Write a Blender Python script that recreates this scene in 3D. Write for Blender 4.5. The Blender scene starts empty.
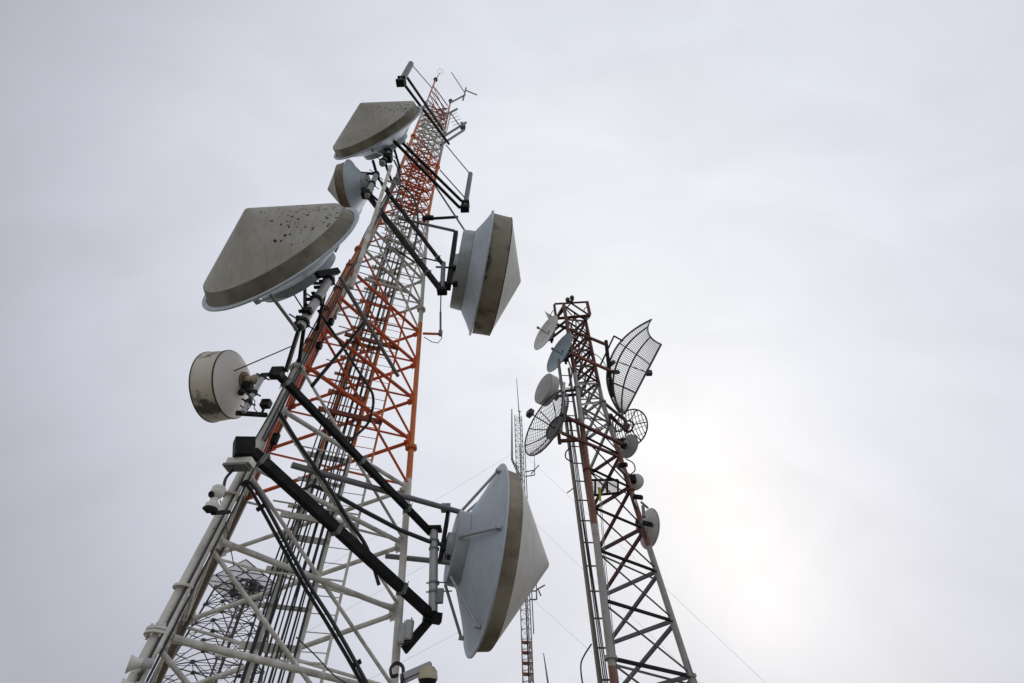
import bpy, math, random
from mathutils import Vector, Matrix
random.seed(7)
R_ = math.radians
S = bpy.context.scene
COL = S.collection

# ------------------------------------------------------------------ camera
CZ = 1.6                                   # eye height above the ground
F_PX, VPX, VPY = 471.4, 498.76, -97.53     # focal length in pixels, vanishing point of the verticals
UP = Vector(((VPX-512)/F_PX, -(VPY-341.5)/F_PX, -1.0)).normalized()
_v = Vector((0, 0, -1.0)); FY = (_v-UP*_v.dot(UP)).normalized(); RX = FY.cross(UP)
CAMROT = Matrix((RX, FY, UP))              # camera axes -> world axes
EYE = Vector((0, 0, CZ))

def at(u, v, hd):
    """world point seen at (u, v) that stands hd metres away on the ground plan"""
    d = CAMROT @ Vector(((u-512)/F_PX, -(v-341.5)/F_PX, -1.0))
    return EYE + d*(hd/math.hypot(d.x, d.y))
def ground(u, v):
    d = CAMROT @ Vector(((u-512)/F_PX, -(v-341.5)/F_PX, -1.0))
    return EYE + d*(-CZ/d.z)
def W(x, y, h): return Vector((x, y, h+CZ))

cam = bpy.data.objects.new('camera', bpy.data.cameras.new('camera')); COL.objects.link(cam)
cam.matrix_world = Matrix.Translation(EYE) @ CAMROT.to_4x4()
cam.data.sensor_width = 36; cam.data.lens = F_PX/1024*36
cam.data.clip_start = 0.05; cam.data.clip_end = 5000
S.camera = cam

# ------------------------------------------------------------------ materials
def mat(name, col, rough=.55, metal=0.0, var=.12, scale=6.0, dirt=None, dirt_amt=.0, dirt_scale=2.5,
        dirt_edge=(.45, .7), spots=None, rust=None, bump=.0, coords='Object', stretch=(1, 1, 1), spec=.4, streak=None):
    m = bpy.data.materials.new(name); m.use_nodes = True
    n = m.node_tree.nodes; l = m.node_tree.links
    b = n['Principled BSDF']
    b.inputs['Roughness'].default_value = rough; b.inputs['Metallic'].default_value = metal
    b.inputs['Specular IOR Level'].default_value = spec
    tc = n.new('ShaderNodeTexCoord'); mp = n.new('ShaderNodeMapping'); mp.inputs['Scale'].default_value = stretch
    oi = n.new('ShaderNodeObjectInfo'); va = n.new('ShaderNodeVectorMath'); va.operation = 'ADD'
    sc = n.new('ShaderNodeVectorMath'); sc.operation = 'SCALE'; sc.inputs['Scale'].default_value = 31.0
    cv = n.new('ShaderNodeCombineXYZ')
    for i in range(3): l.new(oi.outputs['Random'], cv.inputs[i])
    l.new(cv.outputs[0], sc.inputs[0]); l.new(tc.outputs[coords], va.inputs[0]); l.new(sc.outputs[0], va.inputs[1])
    l.new(va.outputs[0], mp.inputs['Vector'])
    def noise(s, d=4, r=.6):
        t = n.new('ShaderNodeTexNoise'); t.inputs['Scale'].default_value = s; t.inputs['Detail'].default_value = d
        t.inputs['Roughness'].default_value = r; l.new(mp.outputs[0], t.inputs['Vector']); return t
    def ramp(src, a, bb):
        r = n.new('ShaderNodeMapRange'); r.inputs['From Min'].default_value = a; r.inputs['From Max'].default_value = bb
        l.new(src, r.inputs['Value']); return r.outputs['Result']
    def mix(fac, a, c):
        x = n.new('ShaderNodeMix'); x.data_type = 'RGBA'
        l.new(fac, x.inputs['Factor']); 
        if isinstance(a, tuple): x.inputs['A'].default_value = (*a, 1)
        else: l.new(a, x.inputs['A'])
        if isinstance(c, tuple): x.inputs['B'].default_value = (*c, 1)
        else: l.new(c, x.inputs['B'])
        return x.outputs['Result']
    n1 = noise(scale)
    out = mix(ramp(n1.outputs['Fac'], .3, .7), tuple(c*(1-var) for c in col), tuple(min(1, c*(1+var)) for c in col))
    def amt(f, k):
        mm = n.new('ShaderNodeMath'); mm.operation = 'MULTIPLY'; mm.inputs[1].default_value = k; l.new(f, mm.inputs[0]); return mm.outputs[0]
    if dirt:
        d = noise(dirt_scale, 8, .65)
        out = mix(amt(ramp(d.outputs['Fac'], *dirt_edge), dirt_amt), out, dirt)
    if rust:
        d = noise(rust[1], 8, .7)
        out = mix(amt(ramp(d.outputs['Fac'], rust[2], rust[2]+.08), rust[3]), out, rust[0])
    if streak:
        # rain streaks: fine across, long downwards
        ms = n.new('ShaderNodeMapping'); ms.inputs['Scale'].default_value = (5, 5, .55); l.new(va.outputs[0], ms.inputs['Vector'])
        ts = n.new('ShaderNodeTexNoise'); ts.inputs['Scale'].default_value = 2.2; ts.inputs['Detail'].default_value = 6; ts.inputs['Roughness'].default_value = .6; l.new(ms.outputs[0], ts.inputs['Vector'])
        out = mix(amt(ramp(ts.outputs['Fac'], .46, .70), streak[1]), out, streak[0])
    if spots:
        # mildew spots: small irregular dark flecks gathered in patches
        wn = noise(9.0, 3, .6)
        ad = n.new('ShaderNodeMixRGB'); ad.blend_type = 'LINEAR_LIGHT'; ad.inputs[0].default_value = .06
        l.new(mp.outputs[0], ad.inputs[1]); l.new(wn.outputs['Color'], ad.inputs[2])
        v = n.new('ShaderNodeTexVoronoi'); v.inputs['Scale'].default_value = spots[0]; v.inputs['Randomness'].default_value = 1.0
        sm = n.new('ShaderNodeMapping'); sm.inputs['Scale'].default_value = (1, 1, .7); l.new(ad.outputs[0], sm.inputs['Vector']); l.new(sm.outputs[0], v.inputs['Vector'])
        f1 = n.new('ShaderNodeMath'); f1.operation = 'LESS_THAN'; l.new(v.outputs['Distance'], f1.inputs[0])
        sz = n.new('ShaderNodeMath'); sz.operation = 'MULTIPLY'; sz.inputs[1].default_value = spots[1]
        sq_ = n.new('ShaderNodeMath'); sq_.operation = 'POWER'; sq_.inputs[1].default_value = 1.8
        sw = n.new('ShaderNodeSeparateColor'); l.new(v.outputs['Color'], sw.inputs[0]); l.new(sw.outputs[0], sq_.inputs[0]); l.new(sq_.outputs[0], sz.inputs[0])
        l.new(sz.outputs[0], f1.inputs[1])
        # patch: around a given place on the cover
        vd = n.new('ShaderNodeVectorMath'); vd.operation = 'DISTANCE'; l.new(tc.outputs['Object'], vd.inputs[0]); vd.inputs[1].default_value = spots[2]
        pf = ramp(vd.outputs['Value'], spots[3], spots[3]*.55)
        sel = n.new('ShaderNodeMath'); sel.operation = 'GREATER_THAN'; l.new(sw.outputs[1], sel.inputs[0])
        inv = n.new('ShaderNodeMath'); inv.operation = 'SUBTRACT'; inv.inputs[0].default_value = 1.0; l.new(pf, inv.inputs[1])
        l.new(inv.outputs[0], sel.inputs[1])
        m2 = n.new('ShaderNodeMath'); m2.operation = 'MULTIPLY'; l.new(f1.outputs[0], m2.inputs[0]); l.new(sel.outputs[0], m2.inputs[1])
        out = mix(m2.outputs[0], out, (.02, .018, .014))
    l.new(out, b.inputs['Base Color'])
    if bump:
        bp = n.new('ShaderNodeBump'); bp.inputs['Strength'].default_value = bump; bp.inputs['Distance'].default_value = .02
        nb = noise(scale*3, 5); l.new(nb.outputs['Fac'], bp.inputs['Height']); l.new(bp.outputs[0], b.inputs['Normal'])
    return m

RUST = (.16, .06, .025)
M = {}
M['white'] = mat('weathered_white_paint', (.68, .665, .62), .5, 0, .12, 5, (.20, .15, .10), .75, 3.0, (.42, .72), rust=(RUST, 9, .64, .75))
M['orange'] = mat('faded_orange_paint', (.64, .105, .024), .5, 0, .16, 5, (.30, .06, .03), .5, 2.5, (.46, .7), rust=((.42, .22, .13), 7, .66, .6))
M['pink'] = mat('bleached_orange_paint', (.36, .105, .075), .55, 0, .15, 5, (.30, .08, .05), .6, 2.5, (.4, .65))
M['galv'] = mat('galvanised_steel', (.40, .41, .42), .45, .3, .15, 8, (.2, .19, .17), .5, 4)
M['dgalv'] = mat('dull_galvanised_steel', (.20, .205, .21), .5, .3, .2, 8, (.10, .095, .09), .5, 4)
M['black'] = mat('black_steel', (.011, .011, .012), .6, 0, .4, 8, (.035, .033, .032), .7, 5, (.5, .66), spec=.16)
M['cable'] = mat('black_cable_sheath', (.014, .016, .022), .38, 0, .2, 4, spec=.5)
M['radome'] = mat('grey_radome_cover', (.46, .45, .42), .75, streak=((.24, .225, .19), .38), metal=0, var=.06, scale=1.6, dirt=(.24, .22, .17), dirt_amt=.5, dirt_scale=1.3, dirt_edge=(.4, .75), bump=.05, spec=.2)
M['radome_spot'] = mat('mildewed_radome_cover', (.45, .44, .405), .75, streak=((.24, .225, .19), .38), metal=0, var=.07, scale=1.4, dirt=(.25, .225, .17), dirt_amt=.55, dirt_scale=1.2, dirt_edge=(.38, .75), bump=.05, spec=.2,
                       spots=(16.0, .50, (.40, 1.0, -.05), .95))
M['radome_white'] = mat('pale_radome_cover', (.69, .685, .665), .7, 0, .05, 1.5, (.42, .39, .33), .5, 1.4, (.42, .8), bump=.04, spec=.2, streak=((.42, .40, .36), .3))
M['shroud'] = mat('stained_shroud', (.36, .325, .26), .7, 0, .15, 2.0, (.13, .10, .065), .8, .75, (.42, .62), bump=.04, spec=.2)
M['shroud_olive'] = mat('olive_stained_shroud', (.31, .295, .245), .75, 0, .12, 2.0, (.11, .09, .06), .75, .9, (.40, .60), bump=.04, spec=.2)
M['shroud_dark'] = mat('mouldy_shroud', (.30, .275, .22), .75, 0, .12, 2.0, (.035, .03, .02), .9, 1.5, (.50, .62), bump=.05, spec=.2)
M['refl'] = mat('blue_grey_reflector', (.50, .575, .65), .5, .1, .06, 1.5, (.28, .29, .29), .5, 1.5, streak=((.34, .36, .37), .22))
M['refl_dark'] = mat('grey_reflector_drum', (.38, .42, .45), .5, .1, .08, 1.5, (.17, .18, .18), .5, 2)
M['refl_white'] = mat('white_reflector', (.74, .72, .67), .5, 0, .06, 1.5, (.42, .39, .33), .5, 1.6)
M['shroud_white'] = mat('white_shroud', (.66, .62, .54), .6, 0, .08, 1.5, (.06, .045, .03), .9, 1.7, (.55, .64))
M['hub'] = mat('brown_hub_plate', (.16, .10, .06), .6, 0, .2, 6)
M['seam'] = mat('dark_seam', (.05, .042, .035), .8)
M['dish_grey'] = mat('grey_dish_paint', (.36, .36, .355), .55, 0, .08, 1.5, (.25, .24, .22), .4, 2)
M['dish_face'] = mat('pale_dish_face', (.56, .56, .55), .6, 0, .05, 1.5, (.33, .32, .3), .5, 2)
M['dish_blue'] = mat('blue_grey_dish_paint', (.25, .31, .36), .5, 0, .06, 1.5, (.2, .23, .26), .5, 2)
M['tray'] = mat('weathered_tray_steel', (.17, .145, .125), .6, .1, .25, 4, (.09, .05, .035), .7, 2)
M['rust'] = mat('rust_brown_paint', (.13, .042, .025), .6, 0, .3, 6, (.035, .018, .014), .6, 3, (.4, .65))
M['redox'] = mat('red_oxide_paint', (.24, .075, .04), .55, 0, .25, 5, (.10, .03, .02), .6, 2.5, (.42, .65))
M['maroon'] = mat('maroon_bar_paint', (.11, .028, .035), .55, 0, .25, 5, (.04, .015, .02), .6, 2.5)
M['slate'] = mat('slate_bar_paint', (.16, .155, .18), .5, 0, .2, 5, (.06, .05, .07), .7, 2.5)
M['mesh'] = mat('grid_reflector_wire', (.13, .135, .14), .5, .3, .15, 5)
M['gmesh'] = mat('grid_frame_tube', (.06, .062, .068), .5, .2, .2, 5)
M['beige'] = mat('beige_plastic', (.50, .44, .32), .4, 0, .08, 4)
M['box'] = mat('grey_box_paint', (.42, .43, .43), .5, 0, .1, 5, (.2, .2, .19), .5, 4)
M['lens'] = mat('dark_lens', (.01, .01, .012), .12, 0, .1, 4)
M['olive'] = mat('olive_lamp_glass', (.07, .06, .025), .3)
M['yellow'] = mat('yellow_green_strap', (.45, .55, .03), .7)
M['far'] = mat('distant_steel', (.08, .068, .07), .6, .1, .25, 4)
M['farpanel'] = mat('distant_grid_panel', (.58, .54, .55), .7, 0, .12, 4)
M['rung'] = mat('mast_steel', (.19, .195, .20), .5, .3, .2, 4)
M['mastred'] = mat('mast_red_paint', (.28, .10, .07), .6, 0, .25, 5)
M['wire'] = mat('guy_wire', (.42, .42, .43), .5, .4, .1, 4)
M['concrete'] = mat('concrete', (.33, .32, .30), .9, 0, .12, 3, (.2, .19, .17), .5, 2, bump=.2)

def banded(name, edges, cols, base_rust=.66):
    """paint bands fixed to the tower: the paint changes at given heights"""
    m = bpy.data.materials.new(name); m.use_nodes = True
    n = m.node_tree.nodes; l = m.node_tree.links; b = n['Principled BSDF']; b.inputs['Roughness'].default_value = .5
    g = n.new('ShaderNodeNewGeometry'); sx = n.new('ShaderNodeSeparateXYZ'); l.new(g.outputs['Position'], sx.inputs[0])
    def noise(s):
        t = n.new('ShaderNodeTexNoise'); t.inputs['Scale'].default_value = s; t.inputs['Detail'].default_value = 7; t.inputs['Roughness'].default_value = .65
        l.new(g.outputs['Position'], t.inputs['Vector']); return t.outputs['Fac']
    cur = None
    for i, c in enumerate(cols):
        if cur is None:
            r = n.new('ShaderNodeRGB'); r.outputs[0].default_value = (*c, 1); cur = r.outputs[0]; continue
        f = n.new('ShaderNodeMath'); f.operation = 'GREATER_THAN'; f.inputs[1].default_value = edges[i-1]+CZ; l.new(sx.outputs['Z'], f.inputs[0])
        x = n.new('ShaderNodeMix'); x.data_type = 'RGBA'; l.new(f.outputs[0], x.inputs['Factor']); l.new(cur, x.inputs['A']); x.inputs['B'].default_value = (*c, 1)
        cur = x.outputs['Result']
    for s, a, bb, k, c, bl in ((4, .45, .75, .45, (.35, .28, .2), 'MULTIPLY'), (14, base_rust, base_rust+.1, .65, RUST, 'MIX')):
        mr = n.new('ShaderNodeMapRange'); l.new(noise(s), mr.inputs['Value']); mr.inputs['From Min'].default_value = a; mr.inputs['From Max'].default_value = bb; mr.inputs['To Max'].default_value = k
        x = n.new('ShaderNodeMix'); x.data_type = 'RGBA'; x.blend_type = bl; l.new(mr.outputs[0], x.inputs['Factor']); l.new(cur, x.inputs['A']); x.inputs['B'].default_value = (*c, 1)
        cur = x.outputs['Result']
    l.new(cur, b.inputs['Base Color'])
    return m
WH, OR, PK = (.66, .645, .60), (.68, .19, .045), (.52, .20, .13)
BANDS = [5.6, 10.6, 16.0, 21.7, 25.7]
M['legband'] = banded('banded_leg_paint', BANDS, [WH, OR, WH, OR, (.52, .51, .48), PK])
def band_mat(h): return M[['white', 'orange', 'white', 'orange', 'white', 'pink'][sum(h > e for e in BANDS)]]
M['legband_near'] = banded('banded_leg_paint_near', [e+1.2 for e in BANDS], [WH, OR, WH, OR, (.52, .51, .48), PK], .6)
M['legband_shade_rust'] = banded('banded_leg_paint_shade_rust', BANDS, [(.085, .064, .04), (.16, .04, .022), (.25, .23, .19), OR, (.5, .49, .46), PK], .52)  # far leg: extra rust, with shade also painted into the darker lower bands
BANDS2 = [2.55, 5.8, 9.3, 11.9]
M['legband2'] = banded('banded_leg_paint_worn', BANDS2, [(.22, .10, .065), (.35, .34, .325), (.19, .065, .04), (.36, .35, .335), (.12, .042, .026)], .6)
def band_mat2(h, steep=False): return M[['slate', 'slate', 'maroon', 'galv', 'rust'][sum(h > e for e in BANDS2)]]

# ------------------------------------------------------------------ mesh helpers
class MB:
    def __init__(s): s.v = []; s.f = []; s.cut = []
    def add(s, vs, fs):
        s.cut.append((len(s.v), len(s.f)))
        o = len(s.v); s.v += [tuple(p) for p in vs]; s.f += [tuple(i+o for i in f) for f in fs]; return s
    def tube(s, a, b, r, r2=None, n=8, caps=True):
        return s.path([a, b], r, n, r2=r2, caps=caps)
    def path(s, pts, r, n=8, r2=None, closed=False, caps=True):
        pts = [Vector(p) for p in pts]; k = len(pts); vs = []; fs = []
        t0 = (pts[1]-pts[0]).normalized()
        u = t0.orthogonal().normalized()
        for i, p in enumerate(pts):
            if closed: t = (pts[(i+1) % k]-pts[i-1]).normalized()
            elif i == 0: t = t0
            elif i == k-1: t = (pts[-1]-pts[-2]).normalized()
            else: t = (pts[i+1]-pts[i-1]).normalized()
            u = (u-t*u.dot(t)).normalized(); w = t.cross(u)
            rr = r if r2 is None else r+(r2-r)*i/(k-1)
            for j in range(n):
                a = 2*math.pi*j/n; vs.append(p+(u*math.cos(a)+w*math.sin(a))*rr)
        m = k if closed else k-1
        for i in range(m):
            for j in range(n):
                a = i*n+j; b = i*n+(j+1) % n; c = ((i+1) % k)*n+(j+1) % n; d = ((i+1) % k)*n+j
                fs.append((a, b, c, d))
        if caps and not closed:
            fs.append(tuple(reversed(range(n)))); fs.append(tuple((k-1)*n+j for j in range(n)))
        return s.add(vs, fs)
    def bar(s, a, b, w, h, up=Vector((0, 0, 1))):
        """rectangular bar from a to b"""
        a = Vector(a); b = Vector(b); t = (b-a).normalized()
        x = t.cross(up)
        if x.length < 1e-4: x = t.orthogonal()
        x.normalize(); z = x.cross(t)
        vs = []
        for p in (a, b):
            for i, j in ((-1, -1), (1, -1), (1, 1), (-1, 1)): vs.append(p+x*(i*w/2)+z*(j*h/2))
        return s.add(vs, [(3, 2, 1, 0), (4, 5, 6, 7), (0, 1, 5, 4), (1, 2, 6, 5), (2, 3, 7, 6), (3, 0, 4, 7)])
    def angle(s, a, b, w, t_, up=Vector((0, 0, 1))):
        """L section from a to b"""
        a = Vector(a); b = Vector(b); t = (b-a).normalized(); x = t.cross(up)
        if x.length < 1e-4: x = t.orthogonal()
        x.normalize(); z = x.cross(t)
        prof = [(0, 0), (w, 0), (w, t_), (t_, t_), (t_, w), (0, w)]
        vs = [p+x*(i-w/3)+z*(j-w/3) for p in (a, b) for i, j in prof]
        fs = [(5, 4, 3, 2, 1, 0), (6, 7, 8, 9, 10, 11)]+[(i, (i+1) % 6, 6+(i+1) % 6, 6+i) for i in range(6)]
        return s.add(vs, fs)
    def box(s, c, size, m=None):
        vs = []
        for x in (-.5, .5):
            for y in (-.5, .5):
                for z in (-.5, .5):
                    p = Vector((x*size[0], y*size[1], z*size[2]))
                    if m: p = m @ p
                    vs.append(Vector(c)+p)
        return s.add(vs, [(0, 1, 3, 2), (4, 6, 7, 5), (0, 4, 5, 1), (2, 3, 7, 6), (0, 2, 6, 4), (1, 5, 7, 3)])
    def lathe(s, prof, n=48, o=Vector((0, 0, 0)), ax=Vector((1, 0, 0)), closed=False):
        """turn (offset along axis, radius) profile around the axis"""
        ax = Vector(ax).normalized(); u = ax.cross(Vector((0, 0, 1)))
        if u.length < 1e-3: u = Vector((1, 0, 0))
        u.normalize(); w = u.cross(ax); vs = []; fs = []
        for (x, r) in prof:
            for j in range(n):
                a = 2*math.pi*j/n; vs.append(Vector(o)+ax*x+(u*math.cos(a)+w*math.sin(a))*max(r, 1e-4))
        k = len(prof)
        for i in range(k if closed else k-1):
            for j in range(n):
                fs.append((i*n+j, i*n+(j+1) % n, ((i+1) % k)*n+(j+1) % n, ((i+1) % k)*n+j))
        return s.add(vs, fs)
    def disc(s, o, ax, r, t, n=24):
        return s.lathe([(-t/2, 0), (-t/2, r), (t/2, r), (t/2, 0)], n, o, ax)
    def ball(s, c, r, n=14, sq=(1, 1, 1)):
        vs = []; fs = []; k = n//2+1
        for i in range(k):
            th = math.pi*i/(k-1)
            for j in range(n):
                a = 2*math.pi*j/n
                vs.append(Vector(c)+Vector((r*sq[0]*math.sin(th)*math.cos(a), r*sq[1]*math.sin(th)*math.sin(a), r*sq[2]*math.cos(th))))
        for i in range(k-1):
            for j in range(n): fs.append((i*n+j, (i+1)*n+j, (i+1)*n+(j+1) % n, i*n+(j+1) % n))
        return s.add(vs, fs)
    def build(s, name, m, parent=None, ang=35):
        me = bpy.data.meshes.new(name)
        inv = parent_inv(parent)
        me.from_pydata([tuple(inv @ Vector(p)) for p in s.v] if inv else s.v, [], s.f); me.validate(); me.update()
        me.materials.append(M[m] if isinstance(m, str) else m)
        import bmesh
        bm = bmesh.new(); bm.from_mesh(me); bmesh.ops.remove_doubles(bm, verts=bm.verts, dist=1e-5)
        bmesh.ops.recalc_face_normals(bm, faces=bm.faces); bm.to_mesh(me); bm.free()
        me.shade_smooth(); me.set_sharp_from_angle(angle=R_(ang))
        o = bpy.data.objects.new(name, me); COL.objects.link(o)
        if parent: o.parent = parent
        return o
def each(mb, name, m, parent):
    """every piece of mb as a part of its own"""
    ends = mb.cut[1:]+[(len(mb.v), len(mb.f))]; r = []
    for (v0, f0), (v1, f1) in zip(mb.cut, ends):
        q = MB(); q.add(mb.v[v0:v1], [tuple(i-v0 for i in f) for f in mb.f[f0:f1]]); r.append(q.build(name, m, parent))
    return r
def parent_inv(p):
    """geometry is given in world space unless the root says it is local"""
    if p is None or p.get('_loc'): return None
    q = p; mtx = Matrix.Identity(4)
    while q: mtx = q.matrix_basis @ mtx; q = q.parent
    return mtx.inverted()
LOCAL = set()
def tag(o, label, cat, group=None, kind=None):
    o['label'] = label; o['category'] = cat
    if group: o['group'] = group
    if kind: o['kind'] = kind
    return o
def thing(name, label, cat, loc=(0, 0, 0), group=None, rot=None):
    o = bpy.data.objects.new(name, None); COL.objects.link(o)
    o.empty_display_size = .2
    mtx = Matrix.Translation(Vector(loc))
    if rot is not None: mtx = mtx @ rot.to_4x4()
    o.matrix_basis = mtx
    return tag(o, label, cat, group)

# ------------------------------------------------------------------ ground
def gmat():
    m = bpy.data.materials.new('stony_ground'); m.use_nodes = True
    n = m.node_tree.nodes; l = m.node_tree.links; b = n['Principled BSDF']; b.inputs['Roughness'].default_value = .95
    tc = n.new('ShaderNodeTexCoord')
    a = n.new('ShaderNodeTexNoise'); a.inputs['Scale'].default_value = .25; a.inputs['Detail'].default_value = 8; l.new(tc.outputs['Object'], a.inputs[0])
    c = n.new('ShaderNodeTexNoise'); c.inputs['Scale'].default_value = 14; c.inputs['Detail'].default_value = 5; l.new(tc.outputs['Object'], c.inputs[0])
    x = n.new('ShaderNodeMix'); x.data_type = 'RGBA'; r = n.new('ShaderNodeMapRange'); r.inputs[1].default_value = .45; r.inputs[2].default_value = .6
    l.new(a.outputs[0], r.inputs[0]); l.new(r.outputs[0], x.inputs['Factor']); x.inputs['A'].default_value = (.215, .195, .16, 1); x.inputs['B'].default_value = (.14, .14, .10, 1)
    y = n.new('ShaderNodeMix'); y.data_type = 'RGBA'; y.blend_type = 'MULTIPLY'; y.inputs['Factor'].default_value = .25
    l.new(x.outputs['Result'], y.inputs['A']); l.new(c.outputs['Color'], y.inputs['B']); l.new(y.outputs['Result'], b.inputs['Base Color'])
    bp = n.new('ShaderNodeBump'); bp.inputs['Strength'].default_value = .6; l.new(c.outputs[0], bp.inputs['Height']); l.new(bp.outputs[0], b.inputs['Normal'])
    return m
g = MB(); N = 40; ext = 1500
xs = [math.copysign(abs(t)**3, t)*ext for t in [(-1+2*i/N) for i in range(N+1)]]
g.add([(x, y, (0 if math.hypot(x, y) < 60 else .6*math.sin(x*.011)+.6*math.cos(y*.013)-1.2)) for y in xs for x in xs],
      [(j*(N+1)+i, j*(N+1)+i+1, (j+1)*(N+1)+i+1, (j+1)*(N+1)+i) for j in range(N) for i in range(N)])
gr = g.build('ground', gmat()); gr['kind'] = 'structure'

# ------------------------------------------------------------------ main tower
AX = Vector((-3.82, 8.10)); B0 = [Vector((-4.265, 6.039)), Vector((-2.016, 9.583)), Vector((-6.54, 9.86))]
HA = 28.41
def fac(h):
    k = 16.5; fk = 1-k/HA; ft = .335
    return 1-h/HA if h < k else fk+(ft-fk)*(h-k)/(29.4-k)
def leg_pt(j, h):
    p = AX+(B0[j]-AX)*fac(h); return W(p.x, p.y, h)
TOP = 30.4
tower = thing('lattice_tower', 'tall red and white three legged lattice tower carrying the big covered dishes', 'tower', (AX.x, AX.y, 0))
for j in range(3):
    hs = [-1.6, 1.8, 6.4, 11.2, 16.5, 21.0, 25.2, TOP]
    lm = MB()
    for a, b in zip(hs[:-1], hs[1:]):
        ra = (.074-.0012*max(a, 0))*(1.35 if j == 2 else 1); lm.tube(leg_pt(j, a), leg_pt(j, b), ra, n=14)
    leg = lm.build('leg', ('legband_near', 'legband', 'legband_shade_rust')[j], tower)
    for h in hs[1:-1]:
        fl = MB(); p = leg_pt(j, h); d = (leg_pt(j, h+.1)-p).normalized(); r = .15-.002*h
        fl.disc(p-d*.022, d, r, .03, 20); fl.disc(p+d*.018, d, r, .03, 20)
        u = d.orthogonal().normalized(); w = d.cross(u)
        for q in range(8):
            a = q*math.pi/4; c = p+(u*math.cos(a)+w*math.sin(a))*(r-.035); fl.tube(c-d*.07, c+d*.07, .014, n=6)
        fl.build('flange', ('legband_near', 'legband', 'legband_shade_rust')[j], leg)
    ft = MB(); p = leg_pt(j, -1.6); ft.box(p+Vector((0, 0, .12)), (.9, .9, .3)); ft.build('footing', 'concrete', tower)
levels = [-.63+1.204*i for i in range(15)]
while levels[-1] < 28.4: levels.append(levels[-1]+.86)
def pull(a, b, d):
    t = (b-a).normalized(); return a+t*d, b-t*d
nb = 0
for i, h in enumerate(levels):
    rb = .043 if h < 16 else .03
    rt = .029 if h < 16 else .02
    def bar(p, q, r, mt):
        p, q = pull(p, q, .05); mb = MB(); t = (q-p).normalized()
        mb.tube(p+t*.12, q-t*.12, r, n=10)
        for e, sgn in ((p, 1), (q, -1)):             # flattened bolted ends
            mb.bar(e, e+t*(.2*sgn), .014, r*2.2)
            if h < 14: mb.bar(e, e+t*(.13*sgn), .011, r*4.6)
            mb.tube(e+t*(.1*sgn)-Vector((.02, .03, 0)), e+t*(.1*sgn)+Vector((.02, .03, 0)), .014, n=6)
        mb.build('cross_bar', mt, tower)
    bar(leg_pt(0, h), leg_pt(1, h), rb, band_mat(h))
    if i: bar(leg_pt(2, levels[i-1]+.02), leg_pt(1, h-.02), rb, band_mat(h))
    if h > 16: bar(leg_pt(2, h), leg_pt(1, h), rb*.8, band_mat(h))
    elif i % 2: bar(leg_pt(0, h), leg_pt(2, h), rb*.8, band_mat(h))
    # long thin diagonals
    def dia(p, q, r, mt):
        p, q = pull(p, q, .07); mb = MB(); mb.tube(p, q, r, n=8); mb.build('diagonal_brace', mt, tower)
    if i >= 2: dia(leg_pt(0, h-.08), leg_pt(1, levels[i-2]+.07), rt, band_mat((h+levels[i-2])/2))
    if i >= 1:
        dia(leg_pt(2, h-.06), leg_pt(1, levels[i-1]+.06), rt*.9, band_mat((h+levels[i-1])/2))
        dia(leg_pt(0, h-.06), leg_pt(2, levels[i-1]+.06), rt*.95, band_mat((h+levels[i-1])/2))
# cable ladder and climbing ladder in the middle of the tower
HL = 9.1
def lad(u, v): p = at(u, v, HL); return Vector((p.x, p.y))
L0, L1, L2 = lad(256, 650), lad(299, 650), lad(331, 640)
rail = MB(); d = (L1-L0).normalized(); nrm = Vector((d.y, -d.x))
for q in (L0, L1): rail.bar((q.x, q.y, .2), (q.x, q.y, CZ+28.5), .05, .075, d.to_3d())
hh = .4; kk = 0
while hh < 29.6:
    rail.bar((L0.x-d.x*.25, L0.y-d.y*.25, hh), (L1.x+d.x*.02, L1.y+d.y*.02, hh), .05, .06 if kk % 3 else .10); hh += .56; kk += 1
rail.build('cable_ladder', 'legband', tower)
cl = MB(); cl.tube((L2.x, L2.y, .2), (L2.x, L2.y, CZ+28.5), .026, n=8)
hh = .5
while hh < 29.5:
    cl.tube((L1.x, L1.y, hh), (L2.x, L2.y, hh), .0085, n=6); hh += .27
cl.build('climbing_ladder', 'legband', tower)
for i, h in enumerate(levels[1:-1]):
    wdt = .52 if h < 13 else .3
    mid = (L0+L1)/2 + nrm*.12
    if i % 2 and 2.6 < h < 20:
        mb = MB(); a = mid-d*(wdt+.1); b = mid+d*(wdt+.25)
        mb.bar((a.x, a.y, h+CZ-.02), (b.x, b.y, h+CZ-.02), .06, .10); mb.build('support_beam', M['redox'] if 5.3 < h < 10.6 else band_mat(h), tower)
    if h < 20:
        mb = MB(); a = mid-d*(wdt+.3); b = mid+d*(wdt+.2)
        mb.tube((a.x, a.y, h+CZ+.2), (b.x, b.y, h+CZ+.2), .016, n=6); mb.build('support_rod', band_mat(h), tower)
# lightning rod with ring on the very top
pt = leg_pt(0, TOP)
lr = MB(); lr.tube(pt, pt+Vector((.12, .0, 1.5)), .03, .012, n=8); lr.build('lightning_rod', 'pink', tower)
rr = MB(); c = pt+Vector((.12, 0, 1.75)); rr.path([c+Vector((.17*math.cos(a), .16*math.sin(a), .05*math.sin(a))) for a in [2*math.pi*k/16 for k in range(16)]], .009, 6, closed=True)
rr.tube(pt+Vector((.12, .0, 1.5)), c, .008, n=6); rr.build('rod_ring', 'galv', tower)
cp = MB()
for j in range(3): cp.disc(leg_pt(j, TOP), (0, 0, 1), .12, .05, 14)
cp.build('top_plates', 'rust', tower)

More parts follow.
